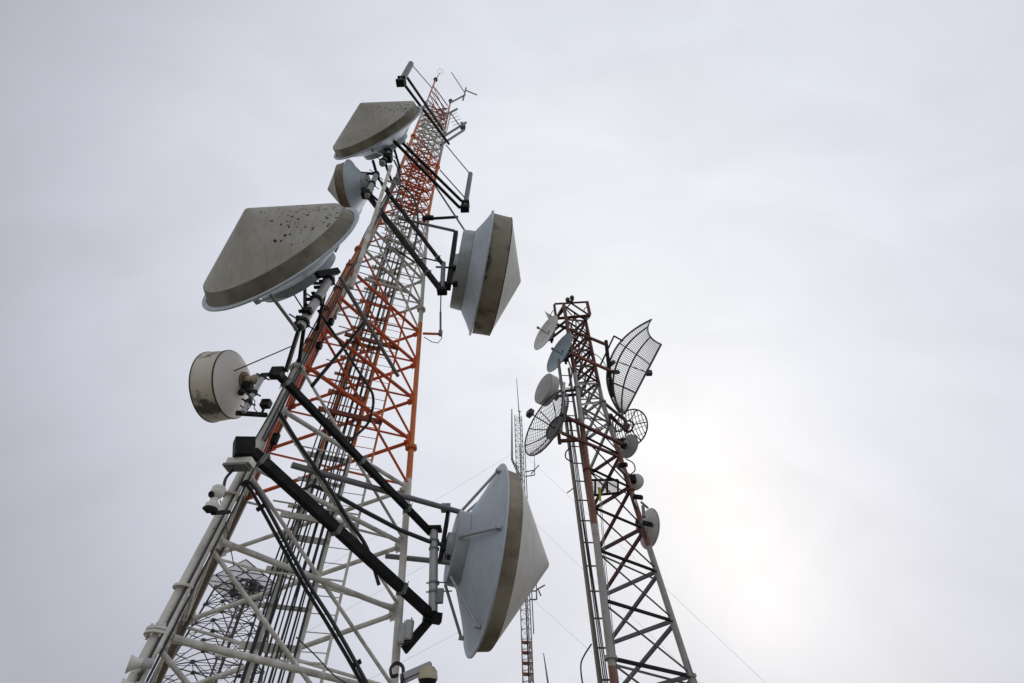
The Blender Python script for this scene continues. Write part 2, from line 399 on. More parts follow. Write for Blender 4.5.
# feeder cables on the cable ladder
for i in range(12):
    t = -.24+1.16*i/11+(.0, .03, -.02, .02, -.03, .0)[i % 6]
    p = L0+(L1-L0)*t - nrm*-.05
    top = CZ+(27, 12, 20, 14, 24, 17, 8, 27, 12, 22, 14, 18)[i]
    pts = []; h = .3; ph = random.uniform(0, 6)
    while h < top:
        pts.append((p.x+.004*math.sin(h*2.1+ph), p.y+.008*math.cos(h*1.7+ph), h)); h += .5
    c = MB(); c.path(pts, (.015, .018, .013, .02)[i % 4], 7)
    tag(c.build('feeder_cable', 'cable'), 'black feeder cable running up the cable ladder inside the big red and white tower', 'cable', 'feeder cables on the cable ladder of the big tower')

# ------------------------------------------------------------------ covered dishes on the main tower
def axis_rot(az, tilt):
    a = Vector((math.cos(az)*math.cos(tilt), math.sin(az)*math.cos(tilt), math.sin(tilt)))
    e = Vector((0, 0, 1)).cross(a).normalized(); u = a.cross(e)
    return Matrix((a, e, u)).transposed()
def local_build(mb, name, m, root, sub=None, ang=35):
    """mb is in the dish's own space: x along the axis, z up"""
    me_parent = sub or root
    flag = me_parent.get('_loc'); me_parent['_loc'] = 1
    o = mb.build(name, m, me_parent, ang)
    del me_parent['_loc']
    return o
def big_dish(name, label, C, az, tilt, R, s, R2, H, mats, seam=True, ring=.62, ring_x=(-.26, -.46), struts=3, lip=.035, blunt=.03, bevel=False, strut_r=.025, group=None, phase=.6):
    rot = axis_rot(az, tilt); root = thing(name, label, 'dish antenna', C, group, rot)
    rad, shr, ref, drum = mats
    tip = blunt*R
    m = MB(); k = (H-s)/R2
    k = (H*1.0-s)/(R2-tip*.5); prof = [(s-.002, R2*.998)]
    for q in range(0, 10):
        r = R2*.998+(tip-R2*.998)*q/9; prof.append((s+(R2*.998-r)*k, r))
    xt = prof[-1][0]
    for q in range(1, 6):
        a = q/5; prof.append((xt+tip*k*.5*(1-(1-a)**2), tip*(1-a)))
    m.lathe(prof, 72); local_build(m, 'radome', rad, root, ang=30)
    m = MB()
    if bevel: m.lathe([(0.005, R*.96), (s*.15, R*.945), (s*.98, R2*1.004), (s, R2*.99)], 72)
    else: m.lathe([(0.005, R*.975), (s*.5, (R*.975+R2)/2), (s*.98, R2*1.006), (s+.006, R2*.985)], 72)
    sh = local_build(m, 'shroud', shr, root)
    m = MB()
    if seam: m.lathe([(s*.97, R2*1.006), (s*.97+.02, R2*1.012), (s+.014, R2*.995)], 72); local_build(m, 'seam', 'seam', root, sh)
    m = MB(); m.lathe([(-.02, R*.96), (-.03, R+lip*.2), (-.012, R+lip), (.014, R+lip), (.03, R+lip*.2), (.02, R*.965)], 72, closed=True)
    local_build(m, 'rim', ref, root)
    x0, x1 = ring_x[0]*R, ring_x[1]*R; rr = ring*R
    m = MB(); m.lathe([(-.015, R*.985), (x0*.45, R*.985+(rr-R*.985)*.46), (x0, rr)], 72); local_build(m, 'reflector', ref, root)
    m = MB(); m.lathe([(x0, rr*.998), (x0-.01, rr*1.012), (x1+.02, rr*.99), (x1, rr*.96), (x1, rr*.4), (x1-.12, rr*.36), (x1-.14, 0)], 56); local_build(m, 'back_drum', drum, root)
    for q in range(struts):
        a = math.pi*2*q/struts+phase
        m = MB(); p0 = Vector((x1+.05, rr*1.03*math.cos(a), rr*1.03*math.sin(a))); p1 = Vector((-.06*R, R*.93*math.cos(a), R*.93*math.sin(a)))
        m.tube(p0, p1, strut_r, n=8); m.box(p1, (.1, .1, .06)); local_build(m, 'stiffener', 'galv', root)
    return root, rot
def Ax(az, tilt=0): return Vector((math.cos(R_(az))*math.cos(R_(tilt)), math.sin(R_(az))*math.cos(R_(tilt)), math.sin(R_(tilt))))

def clamp_set(root, pipe_a, pipe_b, r, ts, m='black'):
    mb = MB(); d = (pipe_b-pipe_a)
    for t in ts:
        c = pipe_a+d*t; mb.disc(c, d, r*1.35, .07, 14)
        u = d.normalized().orthogonal()
        mb.box(c, (r*2.2, r*2.2, .05)); mb.tube(c-u*r*2.2, c+u*r*2.2, .014, n=6)
    return each(mb, 'clamp', m, root)

MA = ('radome_spot', 'shroud_olive', 'refl', 'refl_dark')
dA, rotA = big_dish('covered_dish', 'largest grey dish with a pointed cover speckled with black mildew, left of the tower', W(-4.79, 5.34, 8.63), R_(249.4), R_(4.2), 1.79, .27, 1.59, 1.10, MA, bevel=True, seam=False, ring=.5, ring_x=(-.23, -.33))
dB, rotB = big_dish('covered_dish', 'grey dish with a mouldy brown side band, high on the right side of the tower', W(-.92, 8.65, 12.49), R_(13.7), R_(-2.8), 1.97, .60, 1.89, 1.30, ('radome_white', 'shroud_dark', 'refl', 'refl_dark'), blunt=.03, ring=.64, ring_x=(-.22, -.40), struts=0)
dC, rotC = big_dish('covered_dish', 'grey dish with a pale pointed cover facing right, lowest on the right of the tower', W(-.68, 9.75, 4.13), R_(16.3), R_(-5.3), 1.77, .33, 1.66, 1.37, ('radome_white', 'shroud', 'refl', 'refl_dark'), seam=False, blunt=.04, ring=.40, ring_x=(-.26, -.40), struts=6, lip=.045, strut_r=.03, phase=.15)
dE, rotE = big_dish('covered_dish', 'large grey dish with a pointed cover near the top left of the tower', W(-4.63, 5.98, 17.74), R_(248.3), R_(1.4), 1.79, .28, 1.67, 1.06, MA, bevel=True, seam=False, ring=.5, ring_x=(-.23, -.33))
dF, rotF = big_dish('covered_dish', 'small conical covered dish between the two big dishes on the upper left', W(-5.23, 6.98, 15.41), R_(177.8), R_(-1.7), .88, .34, .77, .89, ('radome', 'shroud', 'refl', 'refl_dark'), ring=.5, ring_x=(-.42, -.6), struts=0, lip=.02)

# drum shaped small dish on the left
C = W(-5.29, 6.54, 6.07)
dD = thing('drum_dish', 'small white drum shaped dish with a black stain, left of the tower', 'dish antenna', C, rot=axis_rot(R_(178), R_(-6)))
m = MB(); m.lathe([(0, .645), (.19, .655), (.38, .665)], 64); shd = local_build(m, 'shroud', 'shroud_white', dD)
m = MB(); m.lathe([(.375, .672), (.395, .672), (.40, .65)], 64); m.lathe([(-.01, .65), (.01, .658), (.02, .65)], 64); local_build(m, 'seam', 'seam', dD, shd)
m = MB(); m.lathe([(.395, .66), (.41, .4), (.415, 0)], 64); local_build(m, 'radome', 'radome', dD)
m = MB(); m.lathe([(-.005, .645), (-.06, .58), (-.13, .45), (-.19, .31), (-.215, .19)], 64); local_build(m, 'reflector', 'refl_white', dD)
m = MB(); m.lathe([(-.21, .205), (-.235, .21), (-.245, .2), (-.245, 0)], 40); local_build(m, 'hub_plate', 'hub', dD)
m = MB(); m.lathe([(-.245, .085), (-.30, .095), (-.32, .08), (-.36, .08), (-.37, .1), (-.48, .1), (-.5, .07), (-.5, 0)], 28, o=Vector((0, 0, .05))); local_build(m, 'feed_housing', 'beige', dD)
m = MB(); m.box((-.32, .0, -.13), (.16, .2, .10)); m.tube((-.30, .08, -.05), (-.34, .08, -.34), .022); m.tube((-.36, -.1, -.1), (-.30, .1, -.28), .026); m.box((-.36, .03, -.22), (.1, .12, .14)); m.box((-.42, -.03, -.28), (.07, .1, .06)); m.box((-.27, .06, -.3), (.08, .08, .1))
local_build(m, 'mount_bracket', 'black', dD)
rw = rotD = axis_rot(R_(178), R_(-6)); Dw = lambda p: C+rw @ Vector(p)
HDm = 6.75
m = MB(); a = at(243, 412, HDm); b = at(264, 375, HDm)
m.tube(a, b, .04, n=12); mp = m.build('mount_pipe', 'galv', dD); clamp_set(dD, a, b, .035, (.25, .5, .95))
m = MB(); m.tube(at(237, 413, 6.8), at(266, 415, 7.0), .04, n=10); m.build('mount_arm', 'black', dD)
m = MB(); m.tube(at(262, 375, HDm), at(277, 374, 7.1), .035, n=10); m.build('mount_arm', 'black', dD)
m = MB(); m.tube(at(234, 371, 6.55), at(292, 346, 6.8), .010, n=6); m.build('brace_rod', 'black', dD)
m = MB(); m.path([at(240, 388, 6.5), at(249, 396, 6.6), at(252, 404, 6.7), at(247, 411, 6.75), at(240, 405, 6.7)], .009, 6); m.path([at(246, 392, 6.7), at(255, 401, 6.7), at(254, 408, 6.7), at(258, 413, 6.8)], .007, 6)
m.build('jumper_cable', 'cable', dD)

# ------------------------------------------------------------------ mounts of the big dishes
def mount(name, label): return thing(name, label, 'antenna mount', (0, 0, 0))
# lower right mount: two black square beams across the tower, grey post, grey pipe
mc = thing('dish_mount', 'black beams across the tower holding the lowest right dish', 'antenna mount', at(434, 580, 9.55))
e1 = at(252, 452, 7.05); e2 = at(433, 617, 9.55)
m = MB(); m.bar(e1, e2, .13, .14); m.build('beam', 'black', mc)
m = MB(); m.bar(e2-Vector((.16, .06, .0)), e2+Vector((.14, .06, -.02)), .17, .155); m.build('beam_end', 'black', mc)
m = MB(); m.bar(at(254, 448, 6.95), at(234, 448, 6.95), .20, .27); m.build('clamp_box', 'black', mc)
m = MB(); cc = at(241, 463, 7.0); m.box(cc, (.34, .17, .09)); m.build('clamp_plate', 'white', mc); m = MB(); m.box(cc+Vector((-.03, 0, -.065)), (.33, .19, .035)); m.build('clamp_foot', 'dgalv', mc)
f1 = at(277, 373, 6.95); f2 = at(431, 533, 9.55)
m = MB(); m.bar(f1, f2, .10, .11); m.box(f1, (.2, .12, .2)); m.build('beam', 'black', mc)
def beam_clamps(root, a, b, w, ts):
    t = (b-a).normalized(); sd_ = t.cross(Vector((0, 0, 1))).normalized(); u_ = sd_.cross(t)
    for q in ts:
        c = a.lerp(b, q); m = MB(); m.bar(c-t*.035, c+t*.035, w+.03, w+.03)
        for i in (-1, 1): m.tube(c+sd_*(i*(w/2+.03))-u_*(w*.5+.05), c+sd_*(i*(w/2+.03))+u_*(w*.5+.05), .009, n=6)
        m.build('beam_clamp', 'dgalv', root)
beam_clamps(mc, e1, e2, .14, (.04, .42, .80)); beam_clamps(mc, f1, f2, .11, (.05, .5, .82))
pa, pb = at(434, 530, 9.5), at(433, 612, 9.5)
m = MB(); m.tube(pa, pb, .085, n=16); m.build('post', 'galv', mc)
m = MB(); m.box(pa+Vector((0, 0, .02)), (.3, .24, .06)); m.build('post_cap', 'black', mc)
m = MB()
for v in (541, 549, 583, 592): m.disc(at(434, v, 9.5), (0, 0, 1), .105, .035, 16)
for v in (583, 592): m.tube(at(426, v, 9.45), at(452, v-1, 9.55), .012, n=6)
m.box(at(440, 596, 9.45), (.12, .1, .24)); each(m, 'pipe_clamp', 'dgalv', mc)
m = MB(); m.bar(at(449, 508, 9.55), at(440, 562, 9.55), .13, .07, Vector((1, 0, 0))); m.build('side_plate', 'black', mc)
m = MB(); m.tube(at(292, 465, 8.0), at(460, 512, 9.6), .055, n=12); m.box(at(446, 508, 9.57), (.2, .16, .14)); m.build('stay_pipe', 'dgalv', mc)
m = MB(); m.tube(at(386, 556, 9.9), at(454, 563, 9.5), .05, n=10); m.build('stay_pipe', 'dgalv', mc)
m = MB(); m.bar(at(429, 621, 9.55), at(404, 650, 9.35), .06, .15); m.build('knee_plate', 'black', mc)
m = MB(); m.box(at(448, 547, 9.55), (.16, .2, .16)); m.box(at(450, 556, 9.55), (.1, .12, .22)); m.tube(at(446, 541, 9.5), at(457, 549, 9.6), .05); each(m, 'feed_connector', 'black', mc)
m = MB(); m.path([at(302, 505, 8.6), at(304, 489, 8.5), at(312, 485, 8.4), at(330, 492, 8.6), at(362, 510, 9.0), at(400, 530, 9.3), at(428, 541, 9.45), at(451, 547, 9.55)], .042, 10)
tag(m.build('waveguide_cable', 'cable'), 'thick black waveguide cable looping out of the tower to the lowest right dish', 'cable')

# upper right mount
mbm = thing('dish_mount', 'long pair of slanted black beams holding the upper right dish', 'antenna mount', at(446, 275, 8.35))
m = MB(); m.bar(at(363, 189, 8.25), at(441, 290, 8.2), .125, .125); m.build('beam', 'black', mbm)
m = MB(); m.bar(at(386, 190, 8.0), at(444, 266, 8.2), .09, .09); m.build('beam', 'black', mbm)
beam_clamps(mbm, at(363, 189, 8.25), at(441, 290, 8.2), .125, (.08, .24, .85)); beam_clamps(mbm, at(386, 190, 8.0), at(444, 266, 8.2), .09, (.1, .9))
pa, pb = at(443.5, 263, 8.2), at(442, 291, 8.2)
m = MB(); m.tube(pa, pb, .07, n=14); m.build('post', 'dgalv', mbm)
m = MB(); m.bar(at(456, 232, 8.35), at(448, 289, 8.35), .12, .14, Vector((1, 0, 0))); m.build('post', 'black', mbm)
m = MB(); m.box(pb, (.27, .22, .13)); m.box(at(445, 285, 8.25), (.3, .2, .1)); each(m, 'foot_plate', 'black', mbm)
m = MB(); m.tube(at(397, 218, 8.5), at(455, 231, 8.35), .05, n=10); m.build('stay_pipe', 'dgalv', mbm)
m = MB(); m.bar(at(424, 219, 8.9), at(458, 217, 8.7), .07, .09); m.box(at(428, 218, 8.85), (.4, .14, .14)); m.build('stay_pipe', 'black', mbm)
m = MB(); m.tube(at(407, 143, 8.3), at(467, 234, 8.4), .035, n=8); m.build('stay_rod', 'dgalv', mbm)
m = MB()
for v in (267, 283): m.tube(at(436, v, 8.2), at(459, v+1, 8.35), .03, n=8); m.box(at(455, v+1, 8.3), (.14, .14, .1))
m.tube(at(424, 258, 8.4), at(445, 263, 8.2), .025, n=6); each(m, 'clamp', 'black', mbm)

# mounts on the near leg
def near_mount(label, Cd, rot, back, hleg, pipe_px, hd, r=.085):
    root = thing('dish_mount', label, 'antenna mount', leg_pt(0, hleg))
    a, b = at(*pipe_px[0], hd), at(*pipe_px[1], hd)
    m = MB(); m.tube(a, b, r, n=14); m.build('mount_pipe', 'galv', root)
    clamp_set(root, a, b, r, (.08, .5, .92))
    hub = Cd+rot @ Vector((back, 0, 0))
    m = MB()
    for t in (.15, .85):
        c = a+(b-a)*t; m.bar(c, hub+(c-hub)*.1, r*.55, r*.6); m.bar(c, leg_pt(0, c.z-CZ), r*.7, r*.7)
    m.build('bracket', 'black', root)
    return root
nA = near_mount('grey pipe and black brackets holding the speckled largest dish', dA.location.copy(), rotA, -.75, 8.2, ((331, 277), (300, 327)), 6.45)
m = MB(); m.bar(at(300, 326, 6.6), at(286, 371, 6.9), .05, .11); m.box(at(298, 326, 6.45), (.12, .12, .13)); m.build('gusset', 'black', nA)
m = MB(); m.tube(at(270, 294, 5.95), at(297, 330, 6.4), .028, n=8); m.tube(at(291, 290, 6.0), at(305, 312, 6.4), .013, n=6); each(m, 'tie_rod', 'dgalv', nA)
m = MB(); m.tube(at(340, 277, 6.6), at(398, 376, 8.6), .045, n=10); m.build('stay_pipe', 'dgalv', nA)
m = MB(); m.tube(at(365, 322, 7.6), at(312, 386, 7.3), .035, n=8); m.build('stay_pipe', 'black', nA)
m = MB()
for k in range(7):
    t = k/6; p = at(304+(326-304)*t, 318+(282-318)*t, 6.4); m.box(p+Vector((-.09, -.02, 0)), (.07+.05*(k % 2), .06, .035))
m.box(at(307, 311, 6.35), (.16, .12, .09)); m.bar(at(317, 275, 6.3), at(338, 271, 6.4), .1, .12); each(m, 'clamp', 'black', nA)
nE = near_mount('grey pipe and black brackets holding the large dish near the top left', dE.location.copy(), rotE, -.75, 17.4, ((395, 142), (382, 164)), 7.55, .1)
m = MB(); m.bar(at(388, 151, 7.5), at(404, 141, 7.9), .1, .1); m.box(at(388, 158, 7.5), (.26, .24, .3)); m.box(at(391, 147, 7.6), (.28, .24, .24)); each(m, 'clamp', 'black', nE)
nF = near_mount('short grey pipe and clamps holding the small conical dish', dF.location.copy(), rotF, -.5, 14.8, ((377, 173), (367, 196)), 7.95, .085)
m = MB(); m.tube(at(373, 161, 8.1), at(377, 175, 8.0), .05, n=8); m.tube(at(361, 173, 8.2), at(377, 174, 8.0), .05); m.box(at(366, 194, 8.0), (.24, .22, .26)); m.tube(at(378, 176, 8.0), at(383, 188, 7.9), .03)
each(m, 'clamp', 'black', nF)
m = MB(); m.tube(at(351, 288, 7.25), at(391, 166, 7.25), .055, n=12)
tag(m.build('standoff_pipe', 'white'), 'cream upright pipe in front of the near tower leg beside the speckled dish', 'pipe')

# conduits beside the near leg
c1 = MB(); c1.path([leg_pt(0, h)+Vector((.125, -.05, 0)) for h in (-1.4, 0, 1.5, 3, 4.3)], .024, 8)
for h in (.9, 2.3, 3.6): c1.disc(leg_pt(0, h)+Vector((.03, -.02, 0)), leg_pt(0, h+.1)-leg_pt(0, h), .125, .03, 14)
tag(c1.build('leg_conduit', 'white'), 'pale conduit pipe strapped along the lower near leg of the big tower', 'conduit')
c1 = MB()
for off, r in ((Vector((.088, -.062, 0)), .016), (Vector((.155, -.01, 0)), .014)): c1.path([leg_pt(0, h)+off for h in (-1.4, 0, 1.5, 3, 4.3)], r, 6)
tag(c1.build('leg_cable', 'cable'), 'dark cables beside the pale conduit on the lower near leg', 'cable')
c1 = MB()
for off, r in ((Vector((.11, -.03, 0)), .020), (Vector((.085, -.085, 0)), .014), (Vector((-.01, -.10, 0)), .012)):
    c1.path([leg_pt(0, h)+off*(1.0 if h < 12 else .9)+Vector((.012*math.sin(h*3.1+r*900), .012*math.cos(h*2.3), 0)) for h in [4.6+.6*k for k in range(22)]], r, 6)
tag(c1.build('leg_cables', 'cable'), 'black cables tied along the orange and white part of the near leg', 'cable')
c1 = MB(); c1.path([leg_pt(0, h)+Vector((-.085, -.05, 0)) for h in (7.0, 8.2, 9.4, 10.6)], .016, 6)
for h in (7.2, 8.3, 9.2, 10.3): c1.disc(leg_pt(0, h)+Vector((-.02, -.02, 0)), leg_pt(0, h+.1)-leg_pt(0, h), .1, .05, 12)
tag(c1.build('clamped_tube', 'pink'), 'faded tube clamped to the orange part of the near leg', 'pipe')
def cable(pts, r, label, m='cable', name='cable', cat='cable', group=None):
    # smooth the drawn line
    P = [Vector(p) for p in pts]; out = []
    for i in range(len(P)-1):
        p0 = P[max(i-1, 0)]; p1 = P[i]; p2 = P[i+1]; p3 = P[min(i+2, len(P)-1)]
        for k in range(5):
            t = k/5; out.append(.5*((2*p1)+(p2-p0)*t+(2*p0-5*p1+4*p2-p3)*t*t+(3*p1-p0-3*p2+p3)*t**3))
    out.append(P[-1])
    b = MB(); b.path(out, r, 7)
    return tag(b.build(name, m), label, cat, group)
cable([at(242, 486, 7.3), at(252, 492, 7.3), at(300, 579, 7.5), at(330, 628, 7.6), at(362, 684, 7.6), at(420, 800, 7.6)], .024, 'left one of two black feeder cables slanting down from the near leg', group=None)
cable([at(240, 484, 7.3), at(256, 489, 7.25), at(304, 576, 7.45), at(335, 626, 7.55), at(367, 684, 7.55), at(426, 800, 7.55)], .026, 'right one of two black feeder cables slanting down from the near leg')
for lab, p, q in (('upper black clip joining the two slanting feeder cables to a brace', at(257, 510, 7.3), at(266, 504, 7.3)), ('lower black clip joining the two slanting feeder cables to a brace', at(351, 667, 7.6), at(361, 661, 7.6))):
    m = MB(); m.bar(p, q, .05, .055); tag(m.build('cable_clip', 'black'), lab, 'clip', 'clips on the slanting feeder cables')
cable([at(279, 412, 7.5), at(300, 446, 7.8), at(326, 483, 8.2), at(349, 521, 8.6), at(367, 548, 8.9), at(379, 585, 9.2)], .034, 'dark pipe slanting down behind the long black beam', 'cable', 'slanting_pipe', 'pipe')
cable([at(318, 310, 7.2), at(342, 346, 7.7), at(366, 383, 8.2), at(373, 396, 8.4), at(372, 412, 8.6), at(366, 426, 8.8), at(348, 442, 9.0)], .03, 'black cable drooping through the orange part of the tower into the cable ladder')
cable([at(388, 181, 7.6), at(402, 186, 8.0), at(414, 199, 8.2), at(418, 222, 8.4), at(414, 250, 8.6)], .035, 'black cable looping down in front of the upper white section')
cable([at(394, 160, 7.7), at(399, 172, 7.9), at(400, 186, 8.0), at(396, 200, 8.1)], .03, 'short black cable hanging behind the dish near the top left')
cable([at(392, 247, 8.6), at(404, 255, 8.6), at(414, 262, 8.7)], .03, 'short black cable bent inside the upper white section')
cable([at(398, 675, 9.2), at(392, 676, 9.2), at(391, 668, 9.25), at(397, 663, 9.25), at(403, 668, 9.2), at(402, 683, 9.1)], .028, 'black cable looped round the foot of the right leg')
cable([at(220, 500, 7.9), at(227, 530, 8.2), at(234, 566, 8.6)], .007, 'thin dark wire hanging from the near leg')
cable([at(296, 637, 8.6), at(315, 655, 8.7), at(335, 676, 8.7), at(360, 690, 8.7)], .009, 'thin dark wire sagging across the foot of the climbing ladder')

# junction boxes on the near leg
def jbox(label, px, hd, size, m='black'):
    b = MB(); c = at(*px, hd); b.box(c, size); b.box(c+Vector((0, -size[1]*.5-.01, size[2]*.35)), (size[0]*.8, .02, size[2]*.12)); b.tube(c-Vector((0, 0, size[2]*.5)), c-Vector((0, 0, size[2]*.5+.1)), .02)
    return tag(b.build('junction_box', m), label, 'junction box')
jbox('small black box behind the near leg under the speckled dish', (319, 346), 7.6, (.10, .10, .13))
jbox('small dark box on the near leg beside the slanted black pipe', (331, 322), 7.3, (.09, .09, .15))
jbox('small black lamp like box on the near leg right of the drum dish', (266, 404), 7.1, (.14, .11, .12))
jbox('small black box inside the tower by the orange bars', (275, 439), 7.7, (.10, .08, .2))

# twin grey boxes at the right leg
eb = thing('equipment_box', 'pair of small grey equipment boxes beside the lower right leg', 'equipment box', at(408, 633, 9.3))
for du in (0, 7):
    c = at(402+du, 634-du*.5, 9.25); m = MB(); m.box(c, (.12, .14, .3)); m.box(c+Vector((0, -.075, 0)), (.09, .02, .26)); m.tube(c+Vector((.02, 0, .15)), c+Vector((.02, 0, .2)), .012); m.build('box_body', 'box', eb)
m = MB(); m.bar(at(403, 645, 9.25), at(412, 640, 9.25), .12, .06); m.build('bracket', 'black', eb)

# security camera on a bracket
p = at(217, 493, 6.95)
sc = thing('security_camera', 'round white security camera on the near leg of the tower', 'camera', p)
m = MB(); m.ball(p, .088, 20, (1, 1, 1)); m.lathe([(0, .084), (.05, .084), (.07, .07)], 20, p+Vector((0, 0, .02)), Vector((0, 0, 1))); m.build('camera_ball', 'refl_white', sc)
m = MB(); ld = Vector((-.25, -.72, -.6)).normalized(); m.disc(p+ld*.082, ld, .042, .03, 20); m.build('lens', 'lens', sc)
m = MB(); q = at(213, 504, 6.95); m.tube(p-Vector((0, 0, .08)), q, .05, n=12); m.lathe([(0, .085), (.05, .085), (.1, .045)], 16, q-Vector((0, 0, .06)), Vector((0, 0, 1))); m.build('camera_base', 'refl_white', sc)
m = MB(); m.box(q-Vector((0, 0, .08)), (.14, .13, .03)); m.tube(q+Vector((.02, .05, -.1)), at(229, 512, 7.3), .03); m.build('bracket', 'black', sc)
cable([at(224, 486, 6.98), at(226, 478, 7.0), at(233, 470, 7.05)], .02, 'short black cable from the security camera up to the black clamp box')

# horns
for lab, uv in (('upper one of two white horn loudspeakers at the foot of the near leg', (128, 664)), ('lower one of two white horn loudspeakers at the foot of the near leg', (119, 688))):
    p = at(*uv, 7.1); a = Vector((-.80, -.55, -.12)).normalized()
    h = thing('horn_loudspeaker', lab, 'loudspeaker', p, 'horn loudspeakers on the near leg')
    m = MB(); m.lathe([(0.0, .085), (-.01, .083), (-.04, .065), (-.09, .045), (-.15, .035), (-.15, 0)], 24, p, a); m.build('horn', 'refl_white', h)
    m = MB(); m.lathe([(-.005, .078), (-.03, .06), (-.06, .03), (-.06, 0)], 20, p, a); m.build('horn_mouth', 'seam', h)
    m = MB(); m.lathe([(-.13, .05), (-.22, .05), (-.23, 0)], 16, p, a); m.bar(p-a*.18, leg_pt(0, p.z-CZ), .04, .05); m.build('driver', 'box', h)

# dome lamp on an arm at the right leg
lamp = thing('dome_camera', 'beige dome camera under a grey arm at the bottom of the right leg', 'camera', at(428, 672, 9.0))
m = MB(); m.bar(at(401, 678, 9.2), at(431, 665, 9.0), .1, .09); m.bar(at(401, 684, 9.2), at(428, 671, 9.0), .04, .03); m.build('arm', 'galv', lamp)
p = at(428, 677, 9.0); m = MB(); m.lathe([(.16, .0), (.15, .09), (.09, .14), (0, .155), (-.02, .15)], 24, p-Vector((0, 0, .02)), Vector((0, 0, 1))); m.build('dome_cover', 'beige', lamp)
m = MB(); m.lathe([(-.02, .145), (-.06, .13), (-.12, .07), (-.14, 0)], 20, p-Vector((0, 0, .02)), Vector((0, 0, 1))); m.build('dome_window', 'lens', lamp)

# ------------------------------------------------------------------ antennas at the top of the main tower
def panel_antenna(label, base_px, top_px, hd, booms, box_sz, r=.11, stay=None):
    a, b = at(*base_px, hd), at(*top_px, hd)
    root = thing('tube_antenna', label, 'antenna', a)
    m = MB(); m.tube(a, b, r, n=14); m.ball(b, r, 12); m.build('tube', 'dgalv', root)
    m = MB(); t = (b-a).normalized(); m.box(a-t*.12, (box_sz, box_sz*.8, .2)); m.box(a+t*.25, (.3, .3, .12)); m.build('base_plate', 'black', root)
    for p, q, hp, hq in booms:
        m = MB(); m.bar(at(*p, hp), at(*q, hq), .09, .09); m.build('boom', 'black', root)
    if stay:
        m = MB()
        for p, q, hp, hq in stay: m.tube(at(*p, hp), at(*q, hq), .025, n=6)
        m.build('stay_rod', 'dgalv', root)
    return root
panel_antenna('grey tube antenna on a long black boom at the top left of the tower', (401, 82), (411, 64), 6.5,
              [((404, 84), (449, 144), 6.6, 8.6), ((407.5, 78), (443, 130), 6.6, 8.6)], .32, .12, [((412, 65), (432, 88), 6.5, 7.6)])
panel_antenna('grey tube antenna on a long black boom right of the upper tower', (465, 207), (470.5, 174), 8.7,
              [((390, 137), (460, 208), 7.1, 8.7), ((392.5, 133), (461.5, 201), 7.2, 8.7)], .32, .10, [((446, 145), (470, 174), 8.6, 8.7), ((440, 170), (465, 198), 8.4, 8.7)])
# crossed whip antenna and bracket
w1 = thing('whip_antenna', 'thin crossed rod antenna on a short arm at the very top right of the tower', 'antenna', at(465, 93, 8.6))
m = MB(); m.tube(at(450, 103, 8.6), at(465, 95, 8.6), .05, n=8); m.build('arm', 'dgalv', w1)
m = MB(); m.tube(at(451.5, 72.5, 8.6), at(465, 93, 8.6), .028, n=6); m.tube(at(465, 90, 8.6), at(477, 95, 8.6), .035, n=6); m.tube(at(466, 88, 8.6), at(463, 100, 8.6), .05, n=6); each(m, 'rod', 'dgalv', w1)
w2 = thing('yagi_antenna', 'small comb like yagi antenna on twin arms at the upper right of the tower', 'antenna', at(462, 130, 8.6))
m = MB(); m.tube(at(443, 137, 8.6), at(466, 122.5, 8.6), .06, n=8); m.build('arm', 'dgalv', w2)
m = MB(); m.tube(at(441, 145, 8.5), at(464, 130, 8.6), .06, n=8); m.box(at(463, 126, 8.6), (.25, .2, .5)); m.build('arm', 'dgalv', w2)
m = MB(); a, b = at(450, 112, 8.6), at(459, 125, 8.6); m.tube(a, b, .03, n=6)
for k in range(5):
    c = a+(b-a)*(k/4.5); m.tube(c-Vector((.25, -.05, .12)), c+Vector((.25, -.05, .12)), .012, n=5)
m.build('elements', 'dgalv', w2)
m = MB(); m.tube(at(444, 116, 8.6), at(457, 109, 8.6), .06, n=8)
tag(m.build('side_arm', 'dgalv'), 'bare dark steel arm poking out right between the top antennas', 'arm')
w3 = thing('whip_antenna', 'thin upright dipole rod on an orange arm beside the right leg', 'antenna', at(441, 334, 9.1))
m = MB(); m.tube(at(423, 333.5, 9.2), at(440, 334, 9.1), .035, n=8); m.build('arm', 'orange', w3)
m = MB(); m.tube(at(440.5, 336, 9.1), at(440.5, 312, 9.1), .03, n=8); m.tube(at(440.5, 312, 9.1), at(441, 292, 9.1), .02, n=6); m.box(at(440.5, 333, 9.1), (.1, .1, .16)); m.build('rod', 'dgalv', w3)
m = MB(); m.path([at(424, 337, 9.2), at(432, 342, 9.15), at(438, 343, 9.1), at(442, 338, 9.1), at(441, 334, 9.1)], .012, 6); m.build('jumper_cable', 'cable', w3)

